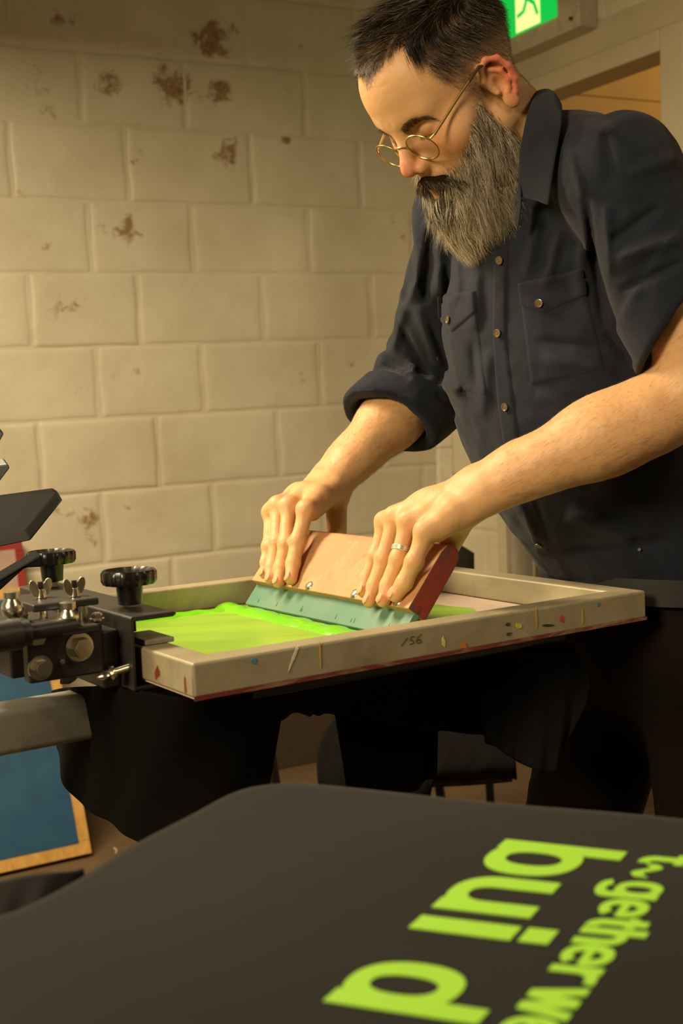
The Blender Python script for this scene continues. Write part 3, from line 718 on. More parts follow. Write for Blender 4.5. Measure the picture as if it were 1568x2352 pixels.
sheet('ink_film', lambda u, v: (.0004, u + (.010 * math.sin(v * 33) + .004 * math.sin(v * 90)) * (u > .5), v), .335, .535, .055, .495, 30, 60, inkt.m)
def bead(name, u0, u1, v0, v1, ht, seed, n=90, m=14):
    def f(u, v):
        s = (u - u0) / (u1 - u0); wob = .35 * math.sin(v * 63 + seed) + .25 * math.sin(v * 147 + seed * 2)
        return (ht * math.sin(math.pi * s) ** .8 * (1 + .3 * wob) + .0002, u + (u1 - u0) * .22 * wob * (s - .3), v)
    return sheet(name, f, u0, u1, v0, v1, m, n, ink.m)
bead('ink_bead', .288, .328, .080, .502, .007, 1)
def bead_u(name, v0, v1, u0, u1, ht, seed, n=110, m=12):
    def f(v, u):
        s = (v - v0) / (v1 - v0); wob = .4 * math.sin(u * 70 + seed) + .3 * math.sin(u * 171 + seed * 2)
        return (ht * math.sin(math.pi * s) ** .8 * (1 + .4 * wob) + .0002, u, v + (v1 - v0) * .25 * wob)
    us = np.linspace(u0, u1, n); vv_ = np.linspace(v0, v1, m); V = [W(f(v, u)[1], f(v, u)[2], -FT + .0002 + f(v, u)[0]) for u in us for v in vv_]
    idx = np.arange(n * m).reshape(n, m); F = np.stack([idx[:-1, :-1], idx[1:, :-1], idx[1:, 1:], idx[:-1, 1:]], -1).reshape(-1, 4); return mesh_np(name, V, F, ink.m, scr)
bead_u('ink_bead', .470, .505, .05, .31, .0035, 4); bead_u('ink_bead', .440, .500, .40, .53, .004, 2)
# small paint marks and the number written on the near bar
def mark(u, h, w, hh, col, name='ink_spot', rot=0):
    bm = bmesh.new(); n_ = 14; rr = random.Random(int(u * 1e4)); pts = []
    for i in range(n_):
        t = 2 * math.pi * i / n_; k = 1 + rr.uniform(-.3, .3); x, y = math.cos(t) * w / 2 * k, math.sin(t) * hh / 2 * k
        pts.append(W(u + x * math.cos(rot) - y * math.sin(rot), -.0002, h + x * math.sin(rot) + y * math.cos(rot)))
    add_prism(bm, pts, -FB * .0005); finish(name, bm, simple('mark', col, .5), scr)
def nearbar(px, py):
    q = on_plane(px, py, FO, FB) - FO; return float(q @ FA), float(q @ FN)
for px, py, w, hh, col, r in ((582, 1518, .008, .006, (70, 140, 170), 0), (1374, 1388, .006, .005, (80, 130, 140), 0), (1289, 1420, .006, .010, (190, 70, 60), .2), (1018, 1475, .005, .014, (214, 204, 130), .1), (1165, 1434, .008, .004, (60, 58, 50), 0),
                              (1168, 1456, .007, .004, (60, 58, 50), 0), (1258, 1436, .018, .003, (50, 46, 40), -.1), (1231, 1420, .003, .026, (186, 140, 60), 0), (1337, 1418, .003, .018, (186, 140, 60), 0), (1190, 1437, .012, .007, (200, 190, 90), 0), (1063, 1482, .010, .008, (190, 120, 50), 0),
                              (735, 1502, .002, .028, (196, 150, 60), 0), (673, 1512, .003, .024, (220, 214, 196), -.5), (425, 1575, .003, .020, (186, 130, 60), 0), (360, 1545, .006, .014, (180, 90, 60), 0)):
    u, h = nearbar(px, py); mark(u, h, w, hh, col, rot=r)
bm = bmesh.new()
def stroke(pl, r=.0004): add_tube(bm, [W(nearbar(x, y)[0], -.0004, nearbar(x, y)[1]) for x, y in pl], r, 6)
stroke([(934, 1465), (928, 1473), (920, 1484)]); stroke([(951, 1461), (943, 1463), (941, 1470), (948, 1471), (949, 1477), (940, 1480)]); stroke([(966, 1456), (958, 1464), (955, 1473), (959, 1478), (966, 1474), (963, 1468), (957, 1471)])
finish('pen_number', bm, simple('pen_ink', (66, 60, 50), .6), scr, True)

# ---- squeegee
sq = empty('squeegee', Q((SV0 + SV1) / 2, 0, 0), 'wide wooden squeegee with a teal blade, gripped in both hands', 'squeegee')
rub = Mat('teal_rubber', srgb(84, 128, 112), .35, 0, .5); rub.mix(rub.fac(rub.noise(9, 3, .5), .4, .7), srgb(112, 140, 112)); rub.mix(rub.mul(rub.fac(rub.noise(30, 4, .7, mapping=((1, 1, 1),)), .68, .74), .0), srgb(30, 90, 60))
bm = bmesh.new(); add_box(bm, Q, SV0, SV1, .0, .048, -.0045, .0045); finish('rubber_blade', bm, rub.m, sq, bevel=.0008)
dgi = simple('dark_green_ink', (34, 112, 52), .4)
hw_m = Mat('worn_wood', srgb(196, 142, 96), .5, 0, .4)
hw_m.mix(hw_m.fac(hw_m.noise(14, 6, .65, .6), .42, .7), srgb(170, 128, 84)); hw_m.mix(hw_m.mul(hw_m.fac(hw_m.noise(6, 4, .6), .45, .7), .6), srgb(206, 132, 98)); hw_m.mix(hw_m.mul(hw_m.fac(hw_m.noise(34, 5, .7), .55, .72), .7), srgb(122, 106, 84)); hw_m.mix(hw_m.mul(hw_m.fac(hw_m.noise(11, 5, .7, 1.0), .52, .7), .5), srgb(214, 176, 104)); hw_m.bump(hw_m.noise(50, 5, .6), .25, .0015)
red = Mat('red_stained_wood', srgb(136, 52, 42), .5); red.mix(red.fac(red.noise(24, 6, .65, 1.0), .45, .65), srgb(96, 62, 50)); red.mix(red.mul(red.fac(red.noise(40, 5, .7), .58, .7), .7), srgb(176, 44, 40)); red.mix(red.mul(red.fac(red.noise(30, 5, .7), .62, .7), .8), srgb(66, 66, 60))
bm = bmesh.new(); prof = [(.034, -HT), (.034, HT), (.118, HT * .92), (.130, HT * .72), (.136, HT * .2), (.135, -HT * .5), (.127, -HT * .9), (.115, -HT)]
A_ = [bm.verts.new(V3(Q(SV0, e, g))) for e, g in prof]; B_ = [bm.verts.new(V3(Q(SV1, e, g))) for e, g in prof]; n_ = len(prof)
sides = [bm.faces.new((A_[i], A_[(i + 1) % n_], B_[(i + 1) % n_], B_[i])) for i in range(n_)]
e1_ = bm.faces.new(A_[::-1]); e2_ = bm.faces.new(B_); e1_.material_index = 1; e2_.material_index = 1
hold = finish('wooden_holder', bm, hw_m.m, sq, bevel=.0015); hold.data.materials.append(red.m)
def qface(px, py): q = fpt(px, py, 0) - SQ0; return float(q @ FB), float(q @ SE)
for px, py in ((610, 1345), (703, 1357), (808, 1374), (906, 1394)):
    v, e = qface(px, py); bm = bmesh.new()
    add_lathe(bm, Q(v, max(e, .041), HT - .0004), SG, [(0, .0072), (.0012, .0070), (.0026, .0052), (.0032, .002)], 24); finish('screw', bm, zinc.m, sq, True)
for i in range(9):
    bm = bmesh.new()
    v = SV0 + .03 + rn.random() * (SV1 - SV0 - .06); hh = rn.uniform(.004, .010)
    add_hexa(bm, [Q(v - .0010, .006, .0046), Q(v + .0010, .006, .0046), Q(v + .0010, .006, .0050), Q(v - .0010, .006, .0050), Q(v + .0008, .006 + hh, .0046), Q(v + .0012, .006 + hh, .0046), Q(v + .0012, .006 + hh, .0048), Q(v + .0008, .006 + hh, .0048)])
    finish('ink_smear', bm, dgi, sq)

# ---- shirts on the pallets
# the one being printed: body over the pallet, hanging on the near side and at both ends
ts = empty('black_tshirt', W(.33, .27, -.05), 'black T-shirt laid over the pallet below the screen, hanging down in folds', 't-shirt')
bm = bmesh.new(); add_box(bm, W, .06, .615, .075, .475, -.0515, -.0465); finish('printed_side', bm, blackc.m, ts, bevel=.002)
PW = lambda u, v, z: np.array([*(W(u, v, 0)[:2]), z])
cloth('hanging_hem', [P(118, 1586, 1.53), P(150, 1580, 1.46), P(240, 1578, 1.36), P(330, 1590, 1.31), P(450, 1606, 1.30), P(600, 1590, 1.37), P(660, 1570, 1.42)],
      [P(128, 1720, 1.56), P(150, 1800, 1.52), P(205, 1862, 1.47), P(262, 1900, 1.42), P(330, 1940, 1.38), P(470, 2010, 1.36), P(596, 1930, 1.42)],
      blackc.m, ts, 90, 50, .0035, .003, 2, 2.2)
cloth('hanging_hem', [P(600, 1590, 1.37), P(700, 1566, 1.42), P(850, 1545, 1.50), P(1100, 1500, 1.62), P(1160, 1490, 1.66)],
      [P(612, 1670, 1.42), P(700, 1640, 1.50), P(765, 1648, 1.53), P(1000, 1680, 1.63), P(1130, 1690, 1.68)], blackc.m, ts, 50, 20, .006, .003, 5, 3)
cloth('hanging_sleeve', [P(765, 1600, 1.56), P(850, 1590, 1.60), P(930, 1590, 1.64), P(1010, 1590, 1.66)], [P(800, 1812, 1.60), P(860, 1820, 1.63), P(930, 1820, 1.66), P(1000, 1790, 1.68)], blackc.m, ts, 30, 26, .010, .003, 3, 2)
tsg = Mat('lit_black_cotton', srgb(25, 24, 23), .95, 0, .1); tsg.bump(tsg.noise(1000, 2, .5), .25, .0004); tsg.bump(tsg.noise(14, 4, .6), .4, .006)  # same black shirt cloth, with the light falling there put into its colour
cloth('hanging_collar', [P(1105, 1500, 1.60), P(1180, 1490, 1.58), P(1260, 1480, 1.60), P(1300, 1475, 1.62)], [P(1118, 1700, 1.60), P(1180, 1745, 1.57), P(1268, 1775, 1.58), P(1300, 1690, 1.60)], tsg.m, ts, 40, 30, .010, .003, 4, 2,
      mid=[P(1090, 1590, 1.60), P(1180, 1610, 1.58), P(1290, 1600, 1.58), P(1400, 1560, 1.60)])
# ================================================================== person
HC = np.array([0.169, 1.612, 1.652]); HS = 1.04
_hy, _hp_, _hr = math.radians(209.5), math.radians(39), math.radians(-2)
_h = np.array([math.cos(_hy), math.sin(_hy), 0]); _z = np.array([0, 0, 1.0])
_F = _h * math.cos(_hp_) - _z * math.sin(_hp_); _U = _h * math.sin(_hp_) + _z * math.cos(_hp_); _L = np.cross(_U, _F) * -1
_L = -_L if np.dot(_L, -FB) < 0 else _L
_L2 = _L * math.cos(_hr) + _U * math.sin(_hr); _U2 = -_L * math.sin(_hr) + _U * math.cos(_hr)
HR = np.stack([_L2, _F, _U2], 1)                     # columns: his left, forward, up
def hw(p): return HC + (np.asarray(p, float) * HS) @ HR.T
def hl(p): return ((np.asarray(p, float) - HC) @ HR) / HS

# ---- head, local metres: x his left, y forward, z up, origin between the ear canals
def both(mk): return [mk(1), mk(-1)]
def seg(a, b, ra, rb, k): return (Cone(a, b, ra, rb), k)
head_prims = [
    (Ell((0, -.008, .052), (.076, .101, .080)), .01), (Ell((0, .018, .030), (.068, .072, .075)), .02),
    (Ell((0, .030, -.030), (.054, .058, .070)), .03), (Ell((0, .050, .060), (.060, .043, .050)), .02),
    seg((.054, -.002, -.040), (.034, .052, -.082), .017, .018, .03), seg((-.054, -.002, -.040), (-.034, .052, -.082), .017, .018, .03),
    seg((.03, .055, -.084), (-.03, .055, -.084), .019, .019, .02), (Ell((0, .070, -.086), (.018, .015, .016)), .02),
    seg((.040, .070, .032), (.012, .084, .030), .011, .011, .016), seg((-.040, .070, .032), (-.012, .084, .030), .011, .011, .016),
    (Ell((.047, .052, -.014), (.020, .020, .018)), .03), (Ell((-.047, .052, -.014), (.020, .020, .018)), .03),
    (Ell((0, .066, -.052), (.030, .026, .026)), .02),
]
nose_prims = [seg((0, .086, .022), (0, .104, -.012), .0075, .0085, .012), (Ell((0, .1065, -.0215), (.0105, .0115, .0095)), .01),
              (Ell((.0125, .0965, -.0265), (.0065, .010, .0075)), .006), (Ell((-.0125, .0965, -.0265), (.0065, .010, .0075)), .006),
              seg((0, .098, -.03), (0, .09, -.042), .004, .006, .006)]
lip_prims = [seg((.022, .080, -.062), (0, .092, -.0595), .003, .0055, .006), seg((-.022, .080, -.062), (0, .092, -.0595), .003, .0055, .006),
             seg((.018, .080, -.068), (0, .0905, -.070), .004, .0065, .006), seg((-.018, .080, -.068), (0, .0905, -.070), .004, .0065, .006)]
def ear_d(X, s):
    q = X.copy(); q[:, 0] *= s
    # ear frame: root near (.070,-.006,0), leaning back and out
    c = np.float32([.0745, -.012, .002]); q = q - c
    a = math.radians(28); ca, sa = math.cos(a), math.sin(a)      # flare away from the skull
    x = q[:, 0] * ca + q[:, 1] * sa; y = -q[:, 0] * sa + q[:, 1] * ca
    t = math.radians(-12); z = q[:, 2] * math.cos(t) - y * math.sin(t); y2 = q[:, 2] * math.sin(t) + y * math.cos(t)
    L = np.stack([x, y2, z], 1).astype(np.float32)
    d = Ell((0.003, -.004, .004), (.0035, .0165, .030))(L)
    d = smin(d, Ell((.004, .002, -.026), (.0048, .0085, .010))(L), .006)       # lobe
    pts = [(.004, .010, .002), (.007, .0125, .016), (.010, .006, .029), (.0115, -.006, .0325), (.012, -.017, .024), (.0115, -.0205, .008), (.009, -.017, -.009), (.006, -.008, -.022)]
    for p, p2 in zip(pts[:-1], pts[1:]): d = smin(d, Cone(p, p2, .0036, .0036)(L), .003)
    ah = [(.0065, -.002, .021), (.0085, -.011, .010), (.0085, -.0105, -.004), (.0065, -.003, -.014)]
    for p, p2 in zip(ah[:-1], ah[1:]): d = smin(d, Cone(p, p2, .0030, .0030)(L), .003)
    d = smax(d, -Ell((.0085, .000, -.001), (.0062, .0068, .0105))(L), .003)    # concha
    d = smin(d, Cone((.004, .009, -.002), (.0065, .0085, -.007), .0036, .003)(L), .003)  # tragus
    return d
neck_top = hl(hw((0, -.035, -.02))); NB = hl(W(.625, .125, .535)); NB2 = hl(W(.60, .128, .52))
def head_f(X):
    d = union(X, head_prims)
    for s in (1, -1):
        d = smax(d, -Ell((s * .032, .0935, .012), (.018, .0150, .012))(X), .014)
    d = smin(d, Cone((0, -.030, -.01), NB, .056, .066)(X), .02)
    d = smin(d, Cone((0, .018, -.062), NB2, .030, .05)(X), .03)
    d = smin(d, union(X, nose_prims), .010)
    for s in (1, -1):
        d = smax(d, -Ell((s * .0068, .1, -.0325), (.0032, .0048, .0035))(X), .003)
        d = smin(d, Ell((s * .031, .0715, .010), (.0140, .0130, .0118))(X), .003)           # lid over the eye
        d = smin(d, Cone((s * .020, .0815, .004), (s * .042, .0735, .004), .0016, .0016)(X), .003)
        d = d + .0011 * gauss_seg(X, (s * .019, .0865, .0155), (s * .043, .0745, .017), .0022)  # crease
        d = d + .0015 * gauss_seg(X, (s * .017, .098, -.022), (s * .031, .078, -.052), .004)    # nasolabial
    d = smin(d, union(X, lip_prims), .004)
    for zz in (.058, .068, .079):
        d = d + .0006 * gauss_seg(X, (.03, .09, zz), (-.03, .09, zz), .0025)
    d = d + .0008 * gauss_seg(X, (.006, .098, .03), (.007, .098, .042), .002) + .0008 * gauss_seg(X, (-.006, .098, .03), (-.007, .098, .042), .002)
    d = smin(d, ear_d(X, 1.0), .004); d = smin(d, ear_d(X, -1.0), .004)
    return d + .00016 * vnoise(X, .003, 3)
hv, hf = polygonise(head_f, (-.125, -.16, -.19), (.125, .135, .145), .0017)
hv_w = hw(hv)

# ---- arms and hands
def wpts(lst): return [P(*p) for p in lst]
R_SH, R_EL, R_WR = P(1052, 500, 1.78), P(985, 872, 2.00), P(757, 1106, 1.885)
L_SH, L_EL, L_WR = P(1440, 400, 1.43), P(1640, 888, 1.44), P(1108, 1120, 1.505)
HANDS = {}
def fing(pix, offs):
    return [fpt(px, py, o) for (px, py), o in zip(pix, offs)]
near = dict(
    index=fing([(977, 1222), (951, 1291), (927, 1340), (908, 1368)], (.030, .020, .012, .0085)),
    middle=fing([(938, 1199), (915, 1285), (891, 1345), (880, 1380)], (.034, .021, .012, .0085)),
    ring=fing([(908, 1190), (881, 1283), (859, 1346), (848, 1382)], (.033, .020, .012, .0085)),
    pinky=fing([(884, 1199), (863, 1277), (843, 1325), (834, 1360)], (.028, .017, .011, .008)))
far = dict(
    index=fing([(703, 1172), (683, 1244), (673, 1294), (668, 1330)], (.030, .020, .012, .0085)),
    middle=fing([(664, 1163), (656, 1249), (645, 1303), (640, 1338)], (.034, .021, .012, .0085)),
    ring=fing([(638, 1162), (635, 1246), (625, 1300), (622, 1331)], (.033, .020, .012, .0085)),
    pinky=fing([(622, 1178), (617, 1255), (611, 1292), (607, 1318)], (.028, .017, .011, .008)))
RAD = dict(index=(.0120, .0108, .0102, .0088), middle=(.0122, .0108, .0101, .0087), ring=(.0117, .0102, .0096, .0083), pinky=(.0106, .0092, .0086, .0074))
def hand_prims(fg, wr, el, thumb, side):
    ax = norm(el - wr); pr = []
    mc = {k: v[0] for k, v in fg.items()}
    across = norm(mc['index'] - mc['pinky'])
    up = norm(np.cross(across, ax)); up = up if up[2] > 0 else -up
    # wrist, a little flattened
    w0 = [wr + across * s * .015 for s in (-1, 1)]
    for i, k in enumerate(('pinky', 'ring', 'middle', 'index')):
        s = (-.021, -.007, .007, .020)[i]
        base = wr + across * s - ax * .012 + up * (.000 if i in (1, 2) else -.002)
        mid = (base + mc[k]) / 2 + up * .004
        pr += [(Cone(base, mid, .0185, .0150), .014), (Cone(mid, mc[k], .0150, RAD[k][0]), .012)]
        low = mc[k] - up * .012 + norm(wr - mc[k]) * .014
        pr.append((Cone(wr + across * s * .9 - up * .008, low, .0165, .0105), .014))
    pr += [(Cone(wr + across * .013, wr + across * .016 + ax * .06, .0245, .027), .02), (Cone(wr - across * .013, wr - across * .014 + ax * .06, .0240, .027), .02),
           (Cone(wr + ax * .05, wr + ax * .16, .031, .0435), .03), (Cone(wr + ax * .15, el, .0435, .047), .03),
           (Cone(wr + ax * .10 + across * .010, wr + ax * .21 + across * .006, .029, .038), .03)]
    # bony bump of the wrist
    pr.append((Ell(wr - across * .021 + up * .012 + ax * .012, (.011, .011, .009)), .012))
    fp = []
    for k, J in fg.items():
        r = RAD[k]; d = 0
        fp.append([(J[0], J[1], r[0] * .95, r[1] * .97), (J[1], J[2], r[1], r[2]), (J[2], J[3], r[2] * .98, r[3])])
    t = thumb
    fp.append([(t[0], t[1], .017, .0135), (t[1], t[2], .013, .0112), (t[2], t[3], .0112, .0092)])
    return pr, fp, up
def make_hand(fg, wr, el, thumb, side, sh, lo_cut):
    pr, fp, up = hand_prims(fg, wr, el, thumb, side)
    nails = []
    for k, J in list(fg.items()):
        dr = norm(J[3] - J[2]); nails.append((J[3], dr, SG))
    def fn(X):
        d = union(X, pr)
        d = smin(d, Cone(el, sh, .050, .056)(X), .025)
        for i, ch in enumerate(fp):
            e = None
            for j, (a, b, ra, rb) in enumerate(ch):
                c = Cone(a, b, ra, rb)(X); e = c if e is None else smin(e, c, .005)
            a, b = ch[0][0], ch[1][0]
            if i < 4:     # knuckle of the finger with creases across it
                k = norm(ch[1][0] - ch[0][0]); dr = norm(ch[1][1] - ch[1][0])
                e = smin(e, Ell(ch[1][0] + SG * .0016, (.0086, .0105, .0088))(X), .008)
                crv = norm(np.cross(k, SG))
                for o in (-.004, -.0013, .0013, .004):
                    c0 = ch[1][0] + dr * o + SG * .010
                    e = e + .0006 * gauss_seg(X, c0 - crv * .006, c0 + crv * .006, .0009)
                c0 = ch[2][0] + SG * .0085
                for o in (-.0012, .0012):
                    e = e + .0005 * gauss_seg(X, c0 + dr * o - crv * .005, c0 + dr * o + crv * .005, .0008)
                # nail plate
                nd = norm(ch[2][1] - ch[2][0]); c1 = ch[2][1] + nd * .0005 + norm(SG - nd * np.dot(SG, nd)) * (ch[2][3] - .0003)
                Rm = np.stack([crv, nd, np.cross(crv, nd)])
                e = e + .0007 * gauss_seg(X, c1 - nd * .0065 - crv * .0035, c1 - nd * .0065 + crv * .0035, .0012)
                e = smin(e, Ell(c1 - nd * .001, (.0056, .0072, .0014), Rm)(X), .0006)
            d = smin(d, e, .0055 if i < 4 else .016)
        # knuckles and tendons on the back of the hand
        for k, J in fg.items():
            d = smin(d, Ell(J[0] + up * .0030, (.0080, .0085, .0075))(X), .018)
            d = d - .0012 * gauss_seg(X, J[0] + up * .010, (J[0] * .45 + wr * .55) + up * .016, .004)
        return d + .0004 * vnoise(X, .014, 5) + .00012 * vnoise(X, .004, 9)
    return fn
def th(wr, pts): return pts
near_thumb = [P(1075, 1165, 1.505), Q(.165, .120, -.038), Q(.205, .090, -.0300), Q(.225, .066, -.0262)]
far_thumb = [P(772, 1150, 1.875), Q(.405, .124, -.040), Q(.385, .094, -.0300), Q(.372, .068, -.0262)]
fnN = make_hand(near, L_WR, L_EL, near_thumb, 1, L_SH, None)
fnF = make_hand(far, R_WR, R_EL, far_thumb, -1, R_SH, None)
def bbox(pts, m): p = np.array(pts); return p.min(0) - m, p.max(0) + m
def arm_mesh(fn, fg, wr, el, sh, thumb, stop):
    allf = [p for J in fg.values() for p in J] + [wr] + list(thumb)
    end = el + (sh - el) * stop
    lo, hi = bbox(allf + [el, end], .066)
    return [polygonise(lambda X: np.maximum(fn(X), (X - f32(end)) @ f32(norm(end - el))), lo, hi, .0014)]
parts_ = [(hv_w, hf)] + arm_mesh(fnN, near, L_WR, L_EL, L_SH, near_thumb, .75) + arm_mesh(fnF, far, R_WR, R_EL, R_SH, far_thumb, .5)

# ---- torso, hips and legs of the body under the clothes
AX = np.stack([FA, FB, FN])
PEL = W(.82, .115, -.06)
tor = [(Ell(W(.675, .125, .39), (.10, .155, .18), AX), .05), (Ell(W(.76, .12, .13), (.095, .14, .18), AX), .08), (Ell(W(.81, .115, -.05), (.10, .15, .12), AX), .08),
       (Cone(W(.605, .125, .50), L_SH + (W(0, .03, -.02) - W(0, 0, 0)), .05, .045), .05), (Cone(W(.605, .125, .50), R_SH - (W(0, .03, .02) - W(0, 0, 0)), .05, .045), .05)]
LEGP = {}
for s, kx in ((-1, W(.83, .03, -.50)), (1, W(.77, .285, -.50))):
    hip = W(.82, .115 + s * .085, -.12); ank = kx + np.array([.02, -.01 + .0 * s, 0]); ank = np.array([kx[0] + .03 * FA[0], kx[1] + .03 * FA[1], .09])
    LEGP[s] = (hip, kx, ank)
    tor += [(Cone(hip, kx, .080, .052), .05), (Cone(kx, ank, .055, .036), .03)]
def body_f(X): return union(X, tor) + .02
lo, hi = bbox([W(.6, .0, .5), W(.9, .3, .0), LEGP[1][2], LEGP[-1][2], L_SH, R_SH], .16); lo[2] = .06
parts_.append(polygonise(body_f, lo, hi, .012))
# ================================================================== clothes
def pix_of(X):
    v = X - f32(C_POS); d = v @ f32(C_FWD)
    return CX + F_PX * (v @ f32(C_RT)) / d, CY - F_PX * (v @ f32(C_UP)) / d
def creases(X, d, lst):
    x, y = pix_of(X)
    for (x0, y0, x1, y1, w, amp) in lst:
        ax, ay = x1 - x0, y1 - y0; L2 = ax * ax + ay * ay
        t = np.clip(((x - x0) * ax + (y - y0) * ay) / L2, 0, 1)
        q = ((x - x0 - t * ax) ** 2 + (y - y0 - t * ay) ** 2) / (w * w)
        d = d - 1.3 * amp * np.exp(-q) * (1 - (2 * t - 1) ** 4)
    return d
LSH2 = L_SH + FB * .01; RSH2 = R_SH - FB * .005
up_ax = norm(L_EL - L_SH)
cA, cB = P(1458, 848, 1.385), P(1572, 688, 1.345)
_t = norm(cB - cA); CUFN_N = norm(up_ax - _t * np.dot(up_ax, _t)); CUFN_P = cA
fax = norm(R_WR - R_EL)
cC, cD = P(826, 910, 1.92), P(1010, 1006, 1.93)
_t2 = norm(cD - cC); CUFF_N = norm(fax - _t2 * np.dot(fax, _t2)); CUFF_P = (cC + cD) / 2
body_p = [(Ell(W(.668, .125, .385), (.118, .178, .20), AX), .05), (Ell(W(.640, .190, .33), (.10, .150, .19), AX), .05), (Ell(W(.698, .140, .20), (.128, .180, .19), AX), .07),
          (Ell(W(.782, .130, .045), (.120, .178, .13), AX), .06),
          (Cone(W(.604, .06, .545), LSH2 - FN * .004, .068, .064), .07), (Cone(W(.600, .19, .535), RSH2 - FN * .002, .062, .062), .05),
          (Cone(W(.635, .125, .46), W(.620, .125, .555), .105, .060), .05)]
slN = [(Cone(LSH2, L_EL + up_ax * .02, .070, .072), .04)]
slF = [(Cone(RSH2, R_EL - FN * .005, .062, .070), .05), (Cone(R_EL, R_EL + fax * .13, .074, .074), .05)]
FOLDS = [(1012, 540, 1004, 690, 14, .006), (1050, 560, 1052, 700, 10, .004), (1095, 610, 1092, 760, 14, .006), (1240, 470, 1205, 640, 15, .006),
         (1285, 520, 1255, 660, 12, .005), (1330, 560, 1340, 700, 12, .004), (1345, 440, 1388, 760, 9, -.009), (1388, 760, 1452, 838, 9, -.007),
         (1405, 600, 1570, 540, 18, .008), (1400, 560, 1520, 470, 12, -.006), (1440, 400, 1560, 360, 16, .005), (1390, 470, 1400, 640, 12, .006), (1420, 670, 1570, 600, 9, -.006),
         (990, 520, 975, 700, 9, -.008), (968, 560, 940, 700, 14, .007), (930, 700, 900, 810, 12, .007), (955, 700, 1010, 850, 12, .008), (915, 740, 985, 870, 8, -.007),
         (985, 740, 1040, 870, 8, -.007), (890, 800, 960, 850, 9, .007), (875, 835, 945, 870, 6, -.006), (1010, 880, 1060, 900, 12, .008), (1000, 900, 1050, 960, 9, -.006),
         (1120, 800, 1105, 960, 16, .005), (1085, 780, 1100, 900, 10, -.004), (1240, 820, 1420, 860, 18, .006), (1230, 780, 1400, 800, 9, -.004),
         (1230, 900, 1330, 960, 14, .005), (1140, 1050, 1200, 1180, 14, .005), (1190, 1150, 1240, 1250, 12, .005), (1300, 1180, 1460, 1240, 20, .006),
         (1270, 1260, 1560, 1240, 14, -.005), (1330, 290, 1420, 300, 14, .005), (1300, 330, 1340, 460, 10, .004), (1390, 300, 1405, 420, 12, -.004), (1480, 310, 1540, 420, 12, .004)]
def shirt_f(X):
    d = union(X, body_p)
    dn = union(X, slN); df = union(X, slF)
    pn = (X - f32(CUFN_P)) @ f32(CUFN_N); pf = (X - f32(CUFF_P)) @ f32(CUFF_N)
    # turned-up cuffs: the cloth is thicker there
    st = lambda v, e0, e1: np.clip((v - e0) / (e1 - e0), 0, 1)
    dn = dn - .0045 * st(pn, -.060, -.054) + .004 * st(pn, -.006, .0)
    df = df - .0060 * st(pf, -.050, -.044) + .004 * st(pf, -.006, .0) + .010 * np.exp(-((pf + .066) / .012) ** 2)
    wr = vnoise(X * f32((1, 1, .45)), .045, 21) * .0035 + vnoise(X, .018, 5) * .0012
    # bunched cloth above the far cuff
    x = (X - f32(R_EL)) @ f32(fax)
    df = df - .004 * np.sin((pf + .1) * 150 + 3 * vnoise(X, .05, 8)) * np.exp(-((pf + .10) / .045) ** 2)
    dn = smax(dn, pn, .003); df = smax(df, pf, .003)
    dn = smax(dn, -smax(Cone(L_EL - up_ax * .12, L_EL + up_ax * .1, .0615, .0615)(X), -(pn + .018), .004), .003)
    df = smax(df, -smax(Cone(R_EL, R_WR, .061, .058)(X), -(pf + .022), .004), .003)
    d = smin(d, dn, .025); d = smin(d, df, .03)
    d = d + wr
    d = creases(X, d, FOLDS)
    # hem tucked into the waistband
    hem = -(X - f32(W(.75, .1, -.005))) @ f32(FN)
    d = smax(d, hem, .006)
    return d
lo, hi = bbox([LSH2, RSH2, W(.6, 0, .55), W(.9, .2, 0), W(.6, .3, -.0), L_EL, R_EL + fax * .1], .135)
lo[2] = .98
sh_v, sh_f = polygonise(shirt_f, lo, hi, .0034)
shirt_bvh = bvh_of(sh_v, sh_f)

# trousers
tp = [(Ell(W(.795, .115, -.05), (.125, .178, .11), AX), .05), (Ell(W(.80, .115, -.11), (.12, .175, .10), AX), .05)]
for s in (-1, 1):
    hip, kn, an = LEGP[s]
    tp += [(Cone(hip, kn, .104, .078), .05), (Cone(kn, an + (0, 0, -.02), .078, .062), .04)]
def trous_f(X):
    d = union(X, tp) + .004 * vnoise(X * f32((1, 1, .5)), .06, 4) + .0015 * vnoise(X, .02, 6)
    top = (X - f32(W(.75, .1, .012))) @ f32(FN)
    d = smax(d, top, .004)
    d = smax(d, -smax(d + .006, -(top + .03), .002), .002)
    return smax(d, -(X[:, 2] - .045), .01)
lo, hi = bbox([W(.7, 0, 0), W(.95, .28, 0), LEGP[1][2], LEGP[-1][2]], .13); lo[2] = .03
tr_v, tr_f = polygonise(trous_f, lo, hi, .006)
tr_bvh = bvh_of(tr_v, tr_f)
# ================================================================== person: object, skin, hair, clothes details
skin = Mat('skin', srgb(220, 160, 120), .5, 0, .4)
_a = skin.attr('tint')
skin.mix(1.0, _a.outputs['Color'])
_n1 = skin.noise(38, 5, .6); _n2 = skin.noise(260, 3, .6)
skin.mix(skin.mul(skin.fac(_n1, .45, .75), .20), srgb(205, 128, 96))
skin.mix(skin.mul(skin.fac(_n2, .5, .8), .15), srgb(190, 125, 92))
skin.b.inputs['Subsurface Weight'].default_value = .12
skin.b.inputs['Subsurface Radius'].default_value = (.9, .35, .2); skin.b.inputs['Subsurface Scale'].default_value = .006
skin.bump(skin.noise(900, 3, .6), .25, .0006)
skin.bump(skin.noise(120, 4, .6, mapping=((1, 1, 1),)), .15, .0012)

